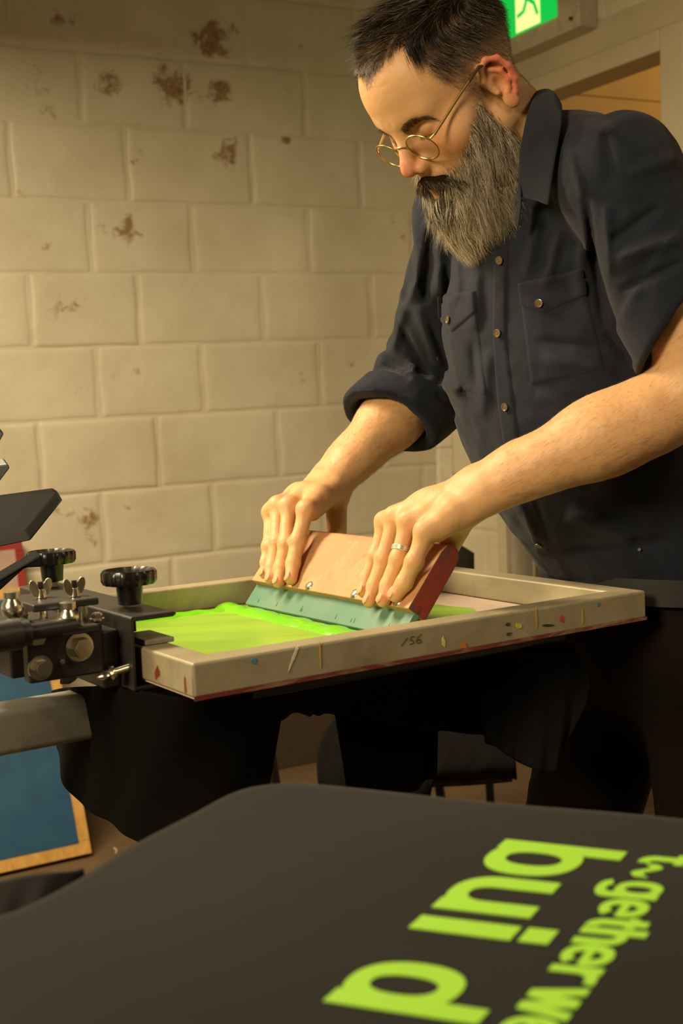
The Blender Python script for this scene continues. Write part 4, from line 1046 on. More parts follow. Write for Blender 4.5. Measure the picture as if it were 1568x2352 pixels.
def interp(x, xs, ys): return np.interp(x, xs, ys)
def hair_mask(p):
    ax, y, z = np.abs(p[:, 0]), p[:, 1], p[:, 2]
    side = y - .022 * (p[:, 0] < -.005) * (z > .07) < interp(z, [.000, .006, .016, .032, .046, .059, .080, .097, .104, .12], [.018, .022, .028, .040, .050, .056, .054, .046, .052, .08])
    front = (ax < .036) & (z > .084 + .55 * ax)
    low = interp(y, [-.12, -.09, -.05, -.028, -.020, .010, .03], [-.045, -.055, -.050, -.035, .034, .036, .0])
    ear = (ax > .0765) & (y > -.045) & (y < .022) & (np.abs(z) < .042)
    return (side | front) & ((z > low) | ((y > .006) & (z > -.002))) & ~ear & (y < .098)
def beard_mask(p):
    ax, y, z = np.abs(p[:, 0]), p[:, 1], p[:, 2]
    top = interp(y, [.000, .020, .050, .060, .072, .080, .088], [-.02, .000, -.013, -.032, -.048, -.052, -.050])
    back = interp(z, [-.12, -.073, -.055, -.034, -.0], [-.0, .000, .008, .016, .012])
    m = (z < top) & (y > back)
    lips = (ax < .019) & (z < -.058) & (z > -.074)
    mous = (ax < .034) & (z < -.040 - .18 * ax) & (y > .06)
    return (m | mous) & ~lips
# skin tint per vertex: ears, nose, knuckles redder, shaved hair shows as stubble
allv = []; tints = []
BASE = np.array(srgb(212, 165, 116)[:3]); RED = np.array(srgb(214, 120, 92)[:3]); STUB = np.array(srgb(88, 66, 54)[:3])
HSTUB = np.array(srgb(52, 38, 30)[:3]); LIP = np.array(srgb(116, 64, 50)[:3])
def mixc(c, w, t): w = np.clip(w, 0, 1)[:, None]; return c * (1 - w) + t * w
for i_, (v, f) in enumerate(parts_):
    c = np.tile(BASE, (len(v), 1))
    if i_ == 0:
        l = hl(v); ax = np.abs(l[:, 0])
        c = mixc(c, (ax - .072) / .008 * (np.abs(l[:, 2]) < .045) * (l[:, 1] < .025) * .40, RED)
        c = mixc(c, 1.1 * np.exp(-(((l - (0, .108, -.02)) / (.014, .014, .016)) ** 2).sum(1)), RED)
        c = mixc(c, .55 * np.exp(-(((np.stack([ax, l[:, 1], l[:, 2]], 1) - (.045, .068, -.018)) / .02) ** 2).sum(1)), RED)
        c = mixc(c, .5 * np.exp(-(((np.stack([ax, l[:, 1], l[:, 2]], 1) - (.033, .088, .0)) / (.014, .02, .010)) ** 2).sum(1)), RED)
        c = mixc(c, .95 * np.exp(-(((np.stack([ax, l[:, 1], l[:, 2]], 1) - (.009, .09, -.065)) / (.016, .012, .007)) ** 2).sum(1) ** 2), LIP)
        hm = hair_mask(l).astype(float); z = l[:, 2]
        c = mixc(c, .50 * np.exp(-(((np.stack([ax, l[:, 1], l[:, 2]], 1) - (.031, .082, .010)) / (.017, .02, .011)) ** 2).sum(1)), np.array(srgb(150, 92, 66)[:3]))
        jr = np.random.default_rng(5); hm = np.mean([hair_mask(l + jr.normal(0, .0035, l.shape)).astype(float) for _ in range(14)], 0); bmk = np.mean([beard_mask(l + jr.normal(0, .0045, l.shape)).astype(float) for _ in range(14)], 0)
        c = mixc(c, hm * interp(z, [-.01, .03, .07], [.25, .5, .95]), HSTUB)
        c = mixc(c, bmk * .5, STUB)
    elif i_ in (1, 2):
        fg = (near, far)[i_ - 1]
        for J in fg.values():
            for q, w, r in ((J[0], .55, .012), (J[1] + SG * .006, .5, .008), (J[3], .55, .012)):
                c = mixc(c, w * np.exp(-((v - q) ** 2).sum(1) / (r * r)), RED)
    tints.append(c)
vs = []; fs = []; off = 0
for v, f in parts_:
    vs.append(v); fs.append(f + off); off += len(v)
person = mesh_np('person', np.concatenate(vs), np.concatenate(fs), skin.m)
tag(person, 'bearded man in a dark navy shirt with rolled sleeves, leaning over the screen', 'person')
def set_tint(o, cols):
    at = o.data.color_attributes.new('tint', 'FLOAT_COLOR', 'POINT')
    cc = np.ones((len(o.data.vertices), 4), np.float32); cc[:, :3] = cols; at.data.foreach_set('color', cc.ravel())
set_tint(person, np.concatenate(tints))

# ---- hair strands
def sample(v, f, n, maskfn=None, rng=RNG):
    a, b, c, d = (v[f[:, i]] for i in range(4))
    ar = np.linalg.norm(np.cross(c - a, d - b), axis=1); nn = np.cross(c - a, d - b); nn /= np.maximum(np.linalg.norm(nn, axis=1, keepdims=True), 1e-12)
    if maskfn is not None: ar = ar * maskfn((a + c) / 2)
    k = rng.choice(len(f), n, p=ar / ar.sum()); s, t = rng.random(n)[:, None], rng.random(n)[:, None]
    p = a[k] * (1 - s) * (1 - t) + b[k] * s * (1 - t) + c[k] * s * t + d[k] * (1 - s) * t
    return p, nn[k]
def strands(name, p, n, L, flow, rad, cols, mat, parent, nseg=6, lift=.5, stiff=.55, wob=.10, rng=RNG, label=None):
    """p,n local to the head; flow(points)->directions; L lengths"""
    N = len(p); dirs = n * lift + flow(p) * (1 - lift); dirs /= np.linalg.norm(dirs, axis=1, keepdims=True)
    pts = [p - n * .0015]; cur = p - n * .0015; per = rng.normal(0, wob, (N, 3))
    for s in range(nseg):
        cur = cur + dirs * (L / nseg)[:, None]; pts.append(cur)
        fl = flow(cur) + per + rng.normal(0, wob * .5, (N, 3)); dirs = dirs * stiff + fl * (1 - stiff)
        dirs /= np.linalg.norm(dirs, axis=1, keepdims=True)
    pts = np.stack(pts, 1)                       # N, nseg+1, 3
    t = np.gradient(pts, axis=1); t /= np.linalg.norm(t, axis=2, keepdims=True)
    ref = np.array([.31, .52, .79]); x = np.cross(t, ref); x /= np.linalg.norm(x, axis=2, keepdims=True); y = np.cross(t, x)
    tap = np.linspace(1, .12, nseg + 1)[None, :, None] * (rad[:, None, None] if hasattr(rad, '__len__') else rad)
    ring = [pts + (x * math.cos(a) + y * math.sin(a)) * tap for a in (0, 2.094, 4.189)]
    V = np.stack(ring, 2).reshape(-1, 3)         # N*(nseg+1)*3
    base = np.arange(N)[:, None] * (nseg + 1) * 3; F = []
    for s in range(nseg):
        for j in range(3):
            k = (j + 1) % 3; F.append(np.stack([base[:, 0] + s * 3 + j, base[:, 0] + s * 3 + k, base[:, 0] + s * 3 + 3 + k, base[:, 0] + s * 3 + 3 + j], 1))
    o = mesh_np(name, hw(V), np.concatenate(F), mat, parent)
    set_tint(o, np.repeat(cols, (nseg + 1) * 3, axis=0))
    o['kind'] = 'stuff'
    if label: o['label'] = label
    return o
hairm = Mat('hair', srgb(60, 45, 34), .42, 0, .35); hairm.mix(1.0, hairm.attr('tint').outputs['Color'])
def pick(n, table, rng=RNG):
    ws = np.array([w for w, c in table]); cs = np.array([srgb(*c)[:3] for w, c in table])
    return cs[rng.choice(len(table), n, p=ws / ws.sum())] * rng.uniform(.75, 1.25, (n, 1))
DOWN = np.array([0, 0, -1.0]) @ HR
def unit(a): return a / np.maximum(np.linalg.norm(a, axis=1, keepdims=True), 1e-9)
def hair_flow(p):
    x, y, z = p[:, 0], p[:, 1], p[:, 2]; ax = np.abs(x); s = np.sign(x)
    top = np.clip((z - .085) / .025, 0, 1)[:, None]; fr = np.clip((y + .065) / .03, 0, 1)[:, None]; ahead = np.clip((y - .072) / .022, 0, 1)[:, None]
    side = np.stack([s * .12, -.45 + 0 * x, -.85 + 0 * x], 1)
    fwd = np.stack([-.25 + .5 * s * (ax > .03), 1.0 + 0 * x, .12 + 0 * x], 1); fwd = fwd * (1 - ahead) + np.array([-.35, .12, -.90]) * ahead
    back = np.stack([s * .3, -.7 + 0 * x, -.5 + 0 * x], 1)
    t = fwd * fr + back * (1 - fr)
    clump = np.stack([vnoise(f32(p), .012, 31), vnoise(f32(p), .012, 32), vnoise(f32(p), .012, 33)], 1)
    return unit(side * (1 - top) + t * top) + clump * (.12 + .40 * top * fr)
hlv = hv
p, n = sample(hlv, hf, 26000, lambda q: hair_mask(q).astype(float) * np.where(q[:, 2] < .05, .7, 1.0))
Lh = interp(p[:, 2], [-.05, .0, .03, .055, .08, .105, .14], [.006, .006, .008, .016, .027, .042, .045]) * RNG.uniform(.65, 1.15, len(p))
fq = (p[:, 1] > .03) & (p[:, 2] > .095); Lh[fq] *= .50; Lh[fq & (p[:, 0] < .01)] *= .7
cols = pick(len(p), [(.80, (30, 22, 16)), (.14, (66, 52, 40)), (.06, (150, 135, 112))])
gm = RNG.random(len(p)) < interp(p[:, 2], [.0, .03, .06, .085, .10], [.7, .65, .5, .25, .08]); cols[gm] = pick(gm.sum(), [(.5, (150, 134, 112)), (.5, (96, 82, 66))])
gf = (RNG.random(len(p)) < .32) & (p[:, 1] > .05) & (p[:, 2] > .09); cols[gf] = pick(gf.sum(), [(1, (122, 98, 66))])  # tan front strands: light on the quiff put into their colour
strands('hair', p, n, Lh, hair_flow, np.where(p[:, 2] < .06, .00014, .00026), cols, hairm.m, person, 6, .38, .55, .12)
# a loose lock over the temple
k = 260; lp = np.tile((.058, .050, .098), (k, 1)) + RNG.normal(0, 1, (k, 3)) * (.003, .006, .006)
strands('hair', lp, np.tile((.6, .5, .5), (k, 1)), RNG.uniform(.020, .036, k), lambda q: unit(np.tile((.10, .25, -.95), (len(q), 1))), .00026,
        pick(k, [(.9, (28, 20, 14)), (.1, (60, 48, 36))]), hairm.m, person, 6, .15, .6, .05)

# ---- beard: a full core of hair with strands over it
core = [seg((.052, .018, -.064), (.046, .030, -.098), .012, .025, .02), seg((-.052, .018, -.064), (-.046, .030, -.098), .012, .025, .02),
        seg((.036, .045, -.080), (.008, .078, -.120), .029, .018, .03), seg((-.036, .045, -.080), (-.008, .078, -.120), .029, .018, .03),
        seg((0, .080, -.082), (0, .085, -.130), .020, .006, .03), seg((.038, .030, -.105), (.006, .080, -.132), .022, .010, .03), seg((-.038, .030, -.105), (-.006, .080, -.132), .022, .010, .03)]
mcore = [seg((.003, .0965, -.0465), (.022, .089, -.055), .0062, .0062, .006), seg((.022, .089, -.055), (.034, .076, -.068), .0062, .005, .006),
         seg((-.003, .0965, -.0465), (-.022, .089, -.055), .0062, .0062, .006), seg((-.022, .089, -.055), (-.034, .076, -.068), .0062, .005, .006)]
def core_f(X):
    d = union(X, core) + .0016 * vnoise(X * f32((1, 1, .35)), .006, 14) + .003 * vnoise(X, .02, 15)
    d = smax(d, -Ell((0, .104, -.064), (.012, .010, .004))(X), .006)
    return smin(d, union(X, mcore) + .0008 * vnoise(X, .003, 16), .003)
cv, cf = polygonise(core_f, (-.09, -.02, -.18), (.09, .13, -.02), .0020)
corem = Mat('beard_mass', srgb(60, 45, 34), 1.0, 0, 0); corem.mix(1.0, corem.attr('tint').outputs['Color'])
beard_core = mesh_np('beard', hw(cv), cf, corem.m, person)
mo = (cv[:, 2] > -.060) & (cv[:, 1] > .06)
cc = np.tile(srgb(96, 82, 62)[:3], (len(cv), 1)); cc[mo] = srgb(34, 24, 16)[:3]
set_tint(beard_core, cc); beard_core['label'] = 'long grey and brown pointed beard'; beard_core['kind'] = 'stuff'
TIP = np.array([.004, .086, -.168])
def beard_flow(q):
    clump = np.stack([vnoise(f32(q), .014, 41), vnoise(f32(q), .014, 42), vnoise(f32(q), .014, 43)], 1)
    return unit(unit(TIP - q) * .75 + DOWN * .45 + np.array([0, .05, -.15])) + clump * .60
def mous_flow(q): return unit(np.stack([np.sign(q[:, 0]) * .55, .10 + 0 * q[:, 0], -.80 + 0 * q[:, 0]], 1))
BT = [(.32, (206, 190, 158)), (.20, (156, 132, 100)), (.17, (62, 44, 30)), (.31, (244, 234, 208))]
p, n = sample(cv, cf, 17000, lambda q: ((q[:, 2] < -.056) | (q[:, 1] < .06)).astype(float))
dist = np.linalg.norm(TIP - p, axis=1); Lb = np.minimum(RNG.uniform(.022, .046, len(p)) * np.where(np.abs(p[:, 0]) > .026, .68, 1.08), dist * .95)
cols = pick(len(p), BT); dk = (RNG.random(len(p)) < .6) & (np.abs(p[:, 0]) < .022) & (p[:, 2] > -.092) & (p[:, 1] > .07); cols[dk] = pick(dk.sum(), [(1, (52, 38, 26))])
strands('beard', p, n, Lb, beard_flow, .00026, cols, hairm.m, beard_core, 7, .30, .62, .22)
def cheek_flow(q):
    clump = np.stack([vnoise(f32(q), .010, 51), vnoise(f32(q), .010, 52), vnoise(f32(q), .010, 53)], 1)
    return unit(DOWN * .85 + unit(TIP - q) * .22 + np.stack([np.sign(q[:, 0]) * .28, -.15 + 0 * q[:, 0], -.05 + 0 * q[:, 0]], 1)) + clump * .5
# cheek and jaw hair growing out of the skin
p, n = sample(hlv, hf, 20000, lambda q: np.mean([beard_mask(q + np.random.default_rng(k_).normal(0, .0035, q.shape)) for k_ in range(8)], 0) * (np.abs(q[:, 0]) > .024))
edge = interp(p[:, 1], [.000, .020, .050, .060, .072, .080], [-.02, .000, -.013, -.032, -.048, -.052]) - p[:, 2]
Lc = np.clip(.010 + edge * 1.0, .009, np.where(p[:, 1] < .03, .048, .054)) * RNG.uniform(.6, 1.2, len(p))
strands('beard', p, n, Lc, cheek_flow, .00026, pick(len(p), [(.5, (200, 186, 160)), (.25, (140, 120, 94)), (.25, (60, 44, 32))]), hairm.m, beard_core, 6, .25, .6, .20)
# moustache
p, n = sample(cv, cf, 2600, lambda q: ((q[:, 2] > -.070) & (q[:, 1] > .066) & (np.abs(q[:, 0]) < .038)).astype(float))
strands('moustache', p, n, RNG.uniform(.010, .019, len(p)), mous_flow, .00028, pick(len(p), [(.72, (42, 28, 18)), (.18, (84, 64, 44)), (.10, (150, 128, 96))]), hairm.m, beard_core, 5, .35, .6, .14)
# eyebrows and lashes
for s in (1, -1):
    k = 420; t = RNG.random(k)[:, None]; a, b = np.array([s * .012, .0945, .0275]), np.array([s * .046, .079, .033])
    q = a * (1 - t) + b * t; q[:, 2] += np.sin(t[:, 0] * 3.1) * .004 + RNG.normal(0, .0022, k)
    def bmask(r):
        ax_ = r[:, 0] * s; zb = .0205 + .0065 * np.sin(np.clip((ax_ - .010) / .040, 0, 1) * math.pi) 
        return ((ax_ > .011) & (ax_ < .050) & (np.abs(r[:, 2] - zb) < .0048) & (r[:, 1] > .05)).astype(float)
    q, nq = sample(hlv, hf, k, bmask)
    strands('eyebrow', q, nq, RNG.uniform(.007, .012, k), lambda r: unit(np.tile((s * .85, -.10, -.05), (len(r), 1))), .00021,
            pick(k, [(.7, (48, 33, 22)), (.3, (104, 84, 62))]), hairm.m, person, 4, .3, .6, .12)
    k = 60; t = RNG.random(k)[:, None]; q = np.array([s * .021, .0855, .0035]) * (1 - t) + np.array([s * .042, .0775, .0035]) * t
    strands('eyelashes', q, np.tile((0, .9, -.4), (k, 1)), RNG.uniform(.004, .007, k), lambda r: unit(np.tile((s * .2, .7, -.5), (len(r), 1))), .0002,
            pick(k, [(1, (30, 20, 14))]), hairm.m, person, 3, .2, .6, .1)

# fine hair on the forearms
for (av, af), el_, wr_ in ((parts_[1], L_EL, L_WR), (parts_[2], R_EL, R_WR)):
    axd = norm(wr_ - el_); av_l = hl(av)
    tq = lambda q: ((hw(q) - el_) @ axd)
    p, n = sample(av_l, af, 3200, lambda q: ((tq(q) > .01) & (tq(q) < .27)).astype(float))
    fd = axd @ HR
    strands('arm_hair', p, n, RNG.uniform(.006, .013, len(p)), lambda q: unit(np.tile(fd, (len(q), 1)) + DOWN * .25), .00007, pick(len(p), [(1, (96, 66, 42))]), hairm.m, person, 3, .22, .7, .18)
# ---- shirt
navy = Mat('navy_cotton', srgb(24, 28, 40), .85, 0, .2)
_w = navy.noise(30, 4, .6); navy.col = navy.ramp(_w, [(.3, srgb(21, 25, 36)), (.7, srgb(29, 34, 47))]); navy.l(navy.col, navy.b.inputs['Base Color'])
navy.b.inputs['Sheen Weight'].default_value = .06; navy.b.inputs['Sheen Roughness'].default_value = .6
navy.bump(navy.noise(1400, 2, .5), .25, .0005); navy.bump(navy.noise(70, 4, .6), .25, .003)
shirt = mesh_np('shirt', sh_v, sh_f, navy.m, person)
shirt['label'] = 'dark navy work shirt with sleeves rolled above the elbow'
def poly_at(pl, s):
    pl = np.asarray(pl, float); seg_ = np.linalg.norm(np.diff(pl[:, :2], axis=0), axis=1); c = np.concatenate([[0], np.cumsum(seg_)]) / seg_.sum()
    return np.stack([np.interp(s, c, pl[:, i]) for i in range(pl.shape[1])], -1)
def patch(name, top, bot, bvh, off, mat, parent, ns=24, nt=24, puff=.0):
    S = np.linspace(0, 1, ns); A_ = poly_at(top, S); B_ = poly_at(bot, S); grid = np.zeros((ns, nt, 3)); nrm = np.zeros((ns, nt, 3)); last = None
    for i in range(ns):
        for j in range(nt):
            t = j / (nt - 1); px, py = A_[i] * (1 - t) + B_[i] * t
            h_, n_ = hit(bvh, px, py)
            if h_ is None: h_, n_ = last if last is not None else (P(px, py, 1.6), -C_FWD)
            last = (h_, n_); e = min(i, ns - 1 - i, j, nt - 1 - j)
            k = (-.0015 if e == 0 else (off * .85 if e == 1 else off + puff * math.sin(math.pi * i / (ns - 1)) * math.sin(math.pi * t)))
            n_ = n_ if np.dot(n_, C_FWD) < 0 else -n_
            grid[i, j] = h_ + n_ * k; nrm[i, j] = n_
    idx = np.arange(ns * nt).reshape(ns, nt)
    F = np.stack([idx[:-1, :-1], idx[:-1, 1:], idx[1:, 1:], idx[1:, :-1]], -1).reshape(-1, 4)
    return mesh_np(name, grid.reshape(-1, 3), F, mat, parent)
PLL = [(1134, 560), (1131, 640), (1130, 783), (1140, 930), (1152, 1010), (1172, 1085), (1192, 1160), (1212, 1224), (1232, 1274)]
PLR = [(1172, 560), (1166, 640), (1165, 778), (1184, 930), (1194, 1008), (1210, 1085), (1231, 1155), (1254, 1220), (1268, 1274)]
patch('placket', PLL, PLR, shirt_bvh, .0028, navy.m, shirt, 90, 9)
pk1 = patch('pocket', [(1006, 700), (1094, 690)], [(1052, 895), (1120, 912)], shirt_bvh, .0020, navy.m, shirt, 24, 40)
patch('pocket_flap', [(1002, 680), (1094, 664)], [(1004, 728), (1040, 768), (1098, 716)], shirt_bvh, .0048, navy.m, pk1, 31, 16)
pk2 = patch('pocket', [(1190, 668), (1342, 636)], [(1216, 888), (1394, 850)], shirt_bvh, .0020, navy.m, shirt, 28, 36)
patch('pocket_flap', [(1186, 650), (1340, 614)], [(1194, 700), (1252, 724), (1352, 678)], shirt_bvh, .0048, navy.m, pk2, 31, 16)
horn = simple('horn_button', (104, 88, 62), .25, 0, .3, 300, 0, .6)
for i, (px, py) in enumerate([(1152, 597), (1148, 765), (1165, 934), (1240, 1247), (1038, 735), (1242, 696)]):
    h_, n_ = hit(shirt_bvh, px, py)
    if h_ is None: continue
    n_ = n_ if np.dot(n_, C_FWD) < 0 else -n_
    bm = bmesh.new(); c = h_ + n_ * (.0042 if i < 4 else .0058)
    add_lathe(bm, c, n_, [(0, .0046), (.0012, .0055), (.0022, .0053), (.0024, .0045), (.0016, .0036), (.0016, .0005)], 20)
    x, y, _ = basis(n_)
    for sx, sy in ((1, 1), (1, -1), (-1, 1), (-1, -1)): add_cyl(bm, c + n_ * .0014 + x * sx * .0011 + y * sy * .0011, c + n_ * .0022 + x * sx * .0011 + y * sy * .0011, .0005, n=6)
    finish('button', bm, horn, shirt, True)
# collar: stand inside, leaf outside, both halves alike
def mirror(p):
    v = np.asarray(p) - FO; u_, v_, h_ = v @ FA, v @ FB, v @ FN
    return W(u_, .246 - v_, h_)
fold = [P(1184, 448, 1.505), P(1192, 388, 1.478), P(1201, 322, 1.480), P(1214, 258, 1.508), P(1230, 216, 1.555)]
leaf = [P(1262, 474, 1.435), P(1273, 395, 1.428), P(1284, 325, 1.438), P(1290, 268, 1.490), P(1284, 240, 1.560)]
stand = [p - FN * .045 - FA * .0 for p in fold]
def close(lst, du, k=0.0, ref=None):
    m = [mirror(p) for p in lst]
    if ref is not None: m = [a * (1 - k) + mirror(b) * k for a, b in zip(m, ref)]
    mid = (lst[-1] + m[-1]) / 2 + FA * du
    return lst + [mid] + m[::-1]
_f0 = list(fold); fold, leaf, stand = close(fold, .022), close(leaf, .030, .5, _f0), close(stand, .020)
def smooth_line(pl, n):
    pl = np.array(pl); t = np.arange(len(pl)); T = np.linspace(0, len(pl) - 1, n); out = []
    for x in T:
        i = int(min(x, len(pl) - 2)); f = x - i; p0, p1, p2, p3 = pl[max(i - 1, 0)], pl[i], pl[i + 1], pl[min(i + 2, len(pl) - 1)]
        out.append(.5 * ((2 * p1) + (-p0 + p2) * f + (2 * p0 - 5 * p1 + 4 * p2 - p3) * f * f + (-p0 + 3 * p1 - 3 * p2 + p3) * f ** 3))
    return np.array(out)
NS = 60; fo, le, stn = smooth_line(fold, NS), smooth_line(leaf, NS), smooth_line(stand, NS)
rows = [stn, stn * .5 + fo * .5, fo]
cen = (fo[0] + fo[-1]) / 2 * .5 + fo[NS // 2] * .5
for t in (.06, .2, .4, .6, .8, 1.0):
    q = fo * (1 - t) + le * t; outw = q - cen; outw /= np.linalg.norm(outw, axis=1, keepdims=True); rows.append(q + outw * (.007 * math.sin(math.pi * min(t * 1.1, 1))) + FN * .004 * math.sin(math.pi * t))
V = np.concatenate(rows); idx = np.arange(len(V)).reshape(len(rows), NS)
F = np.stack([idx[:-1, :-1], idx[:-1, 1:], idx[1:, 1:], idx[1:, :-1]], -1).reshape(-1, 4)
col_o = mesh_np('collar', V, F, navy.m, shirt); md = col_o.modifiers.new('s', 'SOLIDIFY'); md.thickness = .003; md = col_o.modifiers.new('sub', 'SUBSURF'); md.levels = 1; md.render_levels = 1

# ---- trousers, belt, shoes
tro = Mat('dark_canvas', srgb(22, 18, 15), .9, 0, .1); tro.bump(tro.noise(60, 5, .6), .3, .003); tro.bump(tro.noise(900, 2, .5), .2, .0005)
trousers = mesh_np('trousers', tr_v, tr_f, tro.m, person); trousers['label'] = 'black-brown work trousers'
leather = simple('dark_leather', (13, 10, 8), .6, 0, .2, 40, .2)
ring_ = []
for i in range(64):
    t = 2 * math.pi * i / 64
    ring_.append(W(.795 + .135 * math.cos(t), .115 + .187 * math.sin(t), -.008))
bm = bmesh.new(); m_ = len(ring_); vs_ = []
for p_ in ring_:
    o_ = norm(p_ - W(.795, .115, -.008)); vs_.append([bm.verts.new(V3(p_ + o_ * a + FN * b)) for a, b in ((0, -.018), (.003, -.018), (.003, .018), (0, .018))])
for i in range(m_):
    for j in range(4): bm.faces.new((vs_[i][j], vs_[i][(j + 1) % 4], vs_[(i + 1) % m_][(j + 1) % 4], vs_[(i + 1) % m_][j]))
finish('belt', bm, leather, person, True)
bm = bmesh.new()
ptsr = []
for px, py in [(1466, 1262), (1469, 1290), (1478, 1308), (1496, 1319), (1530, 1325), (1572, 1326)]:
    h_, n_ = hit(tr_bvh, px, py)
    h_ = P(px, py, 1.60) if h_ is None else h_
    ptsr.append(h_ - C_FWD * .004)
add_tube(bm, ptsr, .0022, 8)
finish('pocket_piping', bm, simple('piping', (92, 84, 72), .5), trousers, True)
for s in (-1, 1):
    an = LEGP[s][2]; d_ = norm(-FA * np.array([1, 1, 0])); sx = norm(np.cross(d_, (0, 0, 1)))
    R3 = np.stack([d_, sx, np.array([0, 0, 1.0])]); base = np.array([an[0], an[1], 0])
    shp = [(Cone(base + d_ * -.05 + (0, 0, .05), base + d_ * .09 + (0, 0, .042), .042, .036), .03), (Ell(base + d_ * .12 + (0, 0, .034), (.085, .046, .036), R3), .03), (Cone(base + (0, 0, .06), base + (0, 0, .14), .046, .046), .03)]
    def shoe_f(X): return smax(union(X, shp), -(X[:, 2] - .004), .004)
    v, f = polygonise(shoe_f, base + (-.24, -.24, -.01), base + (.24, .24, .2), .006)
    mesh_np('shoe', v, f, leather, person)

# ---- glasses and ring, worn but things of their own
brass = Mat('brass', srgb(190, 162, 108), .34, 1.0).m
gl = empty('eyeglasses', hw((0, .104, 0)), 'round thin gold wire eyeglasses low on the bearded man\'s nose', 'glasses')
LC = {}
for s in (1, -1):
    c = np.array([s * .0335, .1015 - .001, -.003]); c[1] -= .003; nrm_ = norm((s * .08, 1, -.30)); xx = norm(np.cross((0, 0, 1), nrm_)); zz = np.cross(nrm_, xx)
    circ = [hw(c + xx * .0222 * math.cos(t) + zz * .0205 * math.sin(t)) for t in np.linspace(0, 2 * math.pi, 48, endpoint=False)]
    bm = bmesh.new(); add_tube(bm, circ, .00125, 8, closed=True); rim = finish('rim', bm, brass, gl, True)
    lm_ = bpy.data.materials.get('lens_glass')
    if lm_ is None:
        lm_ = bpy.data.materials.new('lens_glass'); lm_.use_nodes = True; nt = lm_.node_tree; nt.nodes.clear()
        out = nt.nodes.new('ShaderNodeOutputMaterial'); mx = nt.nodes.new('ShaderNodeMixShader'); tr = nt.nodes.new('ShaderNodeBsdfTransparent'); gs = nt.nodes.new('ShaderNodeBsdfGlossy')
        fr = nt.nodes.new('ShaderNodeValue'); fr.outputs[0].default_value = .09; gs.inputs['Roughness'].default_value = .03; tr.inputs[0].default_value = (.96, .97, .95, 1)
        nt.links.new(fr.outputs[0], mx.inputs[0]); nt.links.new(tr.outputs[0], mx.inputs[1]); nt.links.new(gs.outputs[0], mx.inputs[2]); nt.links.new(mx.outputs[0], out.inputs[0])
    bm = bmesh.new(); add_cyl(bm, hw(c - nrm_ * .0006), hw(c + nrm_ * .0006), .0215 * HS, n=40); finish('lens', bm, lm_, gl, True)
    hg = hw(c + xx * (-s) * -.0225 * 1 + zz * .007) if False else hw(c + np.array([s * .0215, -.002, .007]))
    e1 = hw((s * .0605, .092, .006)); e2 = hw((s * .083, .006, .034)); e3 = hw((s * .080, -.014, .026)); e4 = hw((s * .078, -.026, .0))
    bm = bmesh.new(); add_tube(bm, [hg, e1], .0013, 8)
    add_tube(bm, [e1, e1 * .5 + e2 * .5 + FN * .001, e2], [.0017, .0017, .0013], 8); finish('temple', bm, brass, gl, True)
    bm = bmesh.new(); add_tube(bm, [e1 * .22 + e2 * .78, e2, e3, e4], [.0019, .0021, .0019, .0019], 8)
    finish('temple_tip', bm, simple('tortoise', (70, 48, 26), .3), gl, True)
    bm = bmesh.new(); add_tube(bm, [hw(c + np.array([-s * .019, -.001, -.004])), hw((s * .0095, .0945, -.006)), hw((s * .0088, .0925, -.010))], .0006, 6); finish('nose_pad', bm, brass, gl, True)
bm = bmesh.new(); add_tube(bm, [hw((.0125, .100, .003)), hw((.006, .1035, .0065)), hw((0, .1045, .0072)), hw((-.006, .1035, .0065)), hw((-.0125, .100, .003))], .0011, 8); finish('bridge', bm, brass, gl, True)
# three thin bands worn together
J = near['middle']; rc = J[0] * .28 + J[1] * .72; dr = norm(J[1] - J[0]); rg = empty('finger_ring', rc, 'silver ring of thin bands on the middle finger of the nearer hand', 'ring')
silver = Mat('silver', srgb(240, 236, 222), .3, .9).m; xx, yy, _ = basis(dr)
for k_ in (-1, 0, 1):
    c = rc + dr * k_ * .0022; bm = bmesh.new(); add_tube(bm, [c + (xx * math.cos(t) + yy * math.sin(t)) * .01185 for t in np.linspace(0, 2 * math.pi, 40, endpoint=False)], .0011, 8, closed=True)
    finish('band', bm, silver, rg, True)
# ================================================================== printed shirt in the foreground
ZS = .977
fgm = Mat('faded_black_cotton', srgb(21, 19, 17), .9, 0, .2); fgm.bump(fgm.noise(1300, 2, .5), .35, .0005); fgm.bump(fgm.noise(6, 3, .5), .25, .01); fgm.b.inputs['Sheen Weight'].default_value = .06
edge_px = [(-260, 2190), (-60, 2125), (60, 2088), (190, 2022), (330, 1935), (450, 1872), (540, 1824), (600, 1806), (680, 1801), (800, 1811), (1100, 1843), (1400, 1868), (1568, 1884), (1760, 1903)]
rim = np.array([zp(x, y, ZS) for x, y in edge_px]); rim = smooth_line_(rim, 90)
cen_ = np.array([.02, .50, ZS]); near_ = []
V = []; nr = 46
for i, q in enumerate(rim):
    far_in = q; end = np.array([-.02 + (q[0] + .02) * .75, .42, ZS])
    for j in range(nr):
        t = j / (nr - 1); p_ = far_in * (1 - t) + end * t
        p_[2] += .0012 * math.sin(p_[0] * 21) * math.sin(p_[1] * 17)
        V.append(p_)
idx = np.arange(len(rim) * nr).reshape(len(rim), nr); F = np.stack([idx[:-1, :-1], idx[:-1, 1:], idx[1:, 1:], idx[1:, :-1]], -1).reshape(-1, 4)
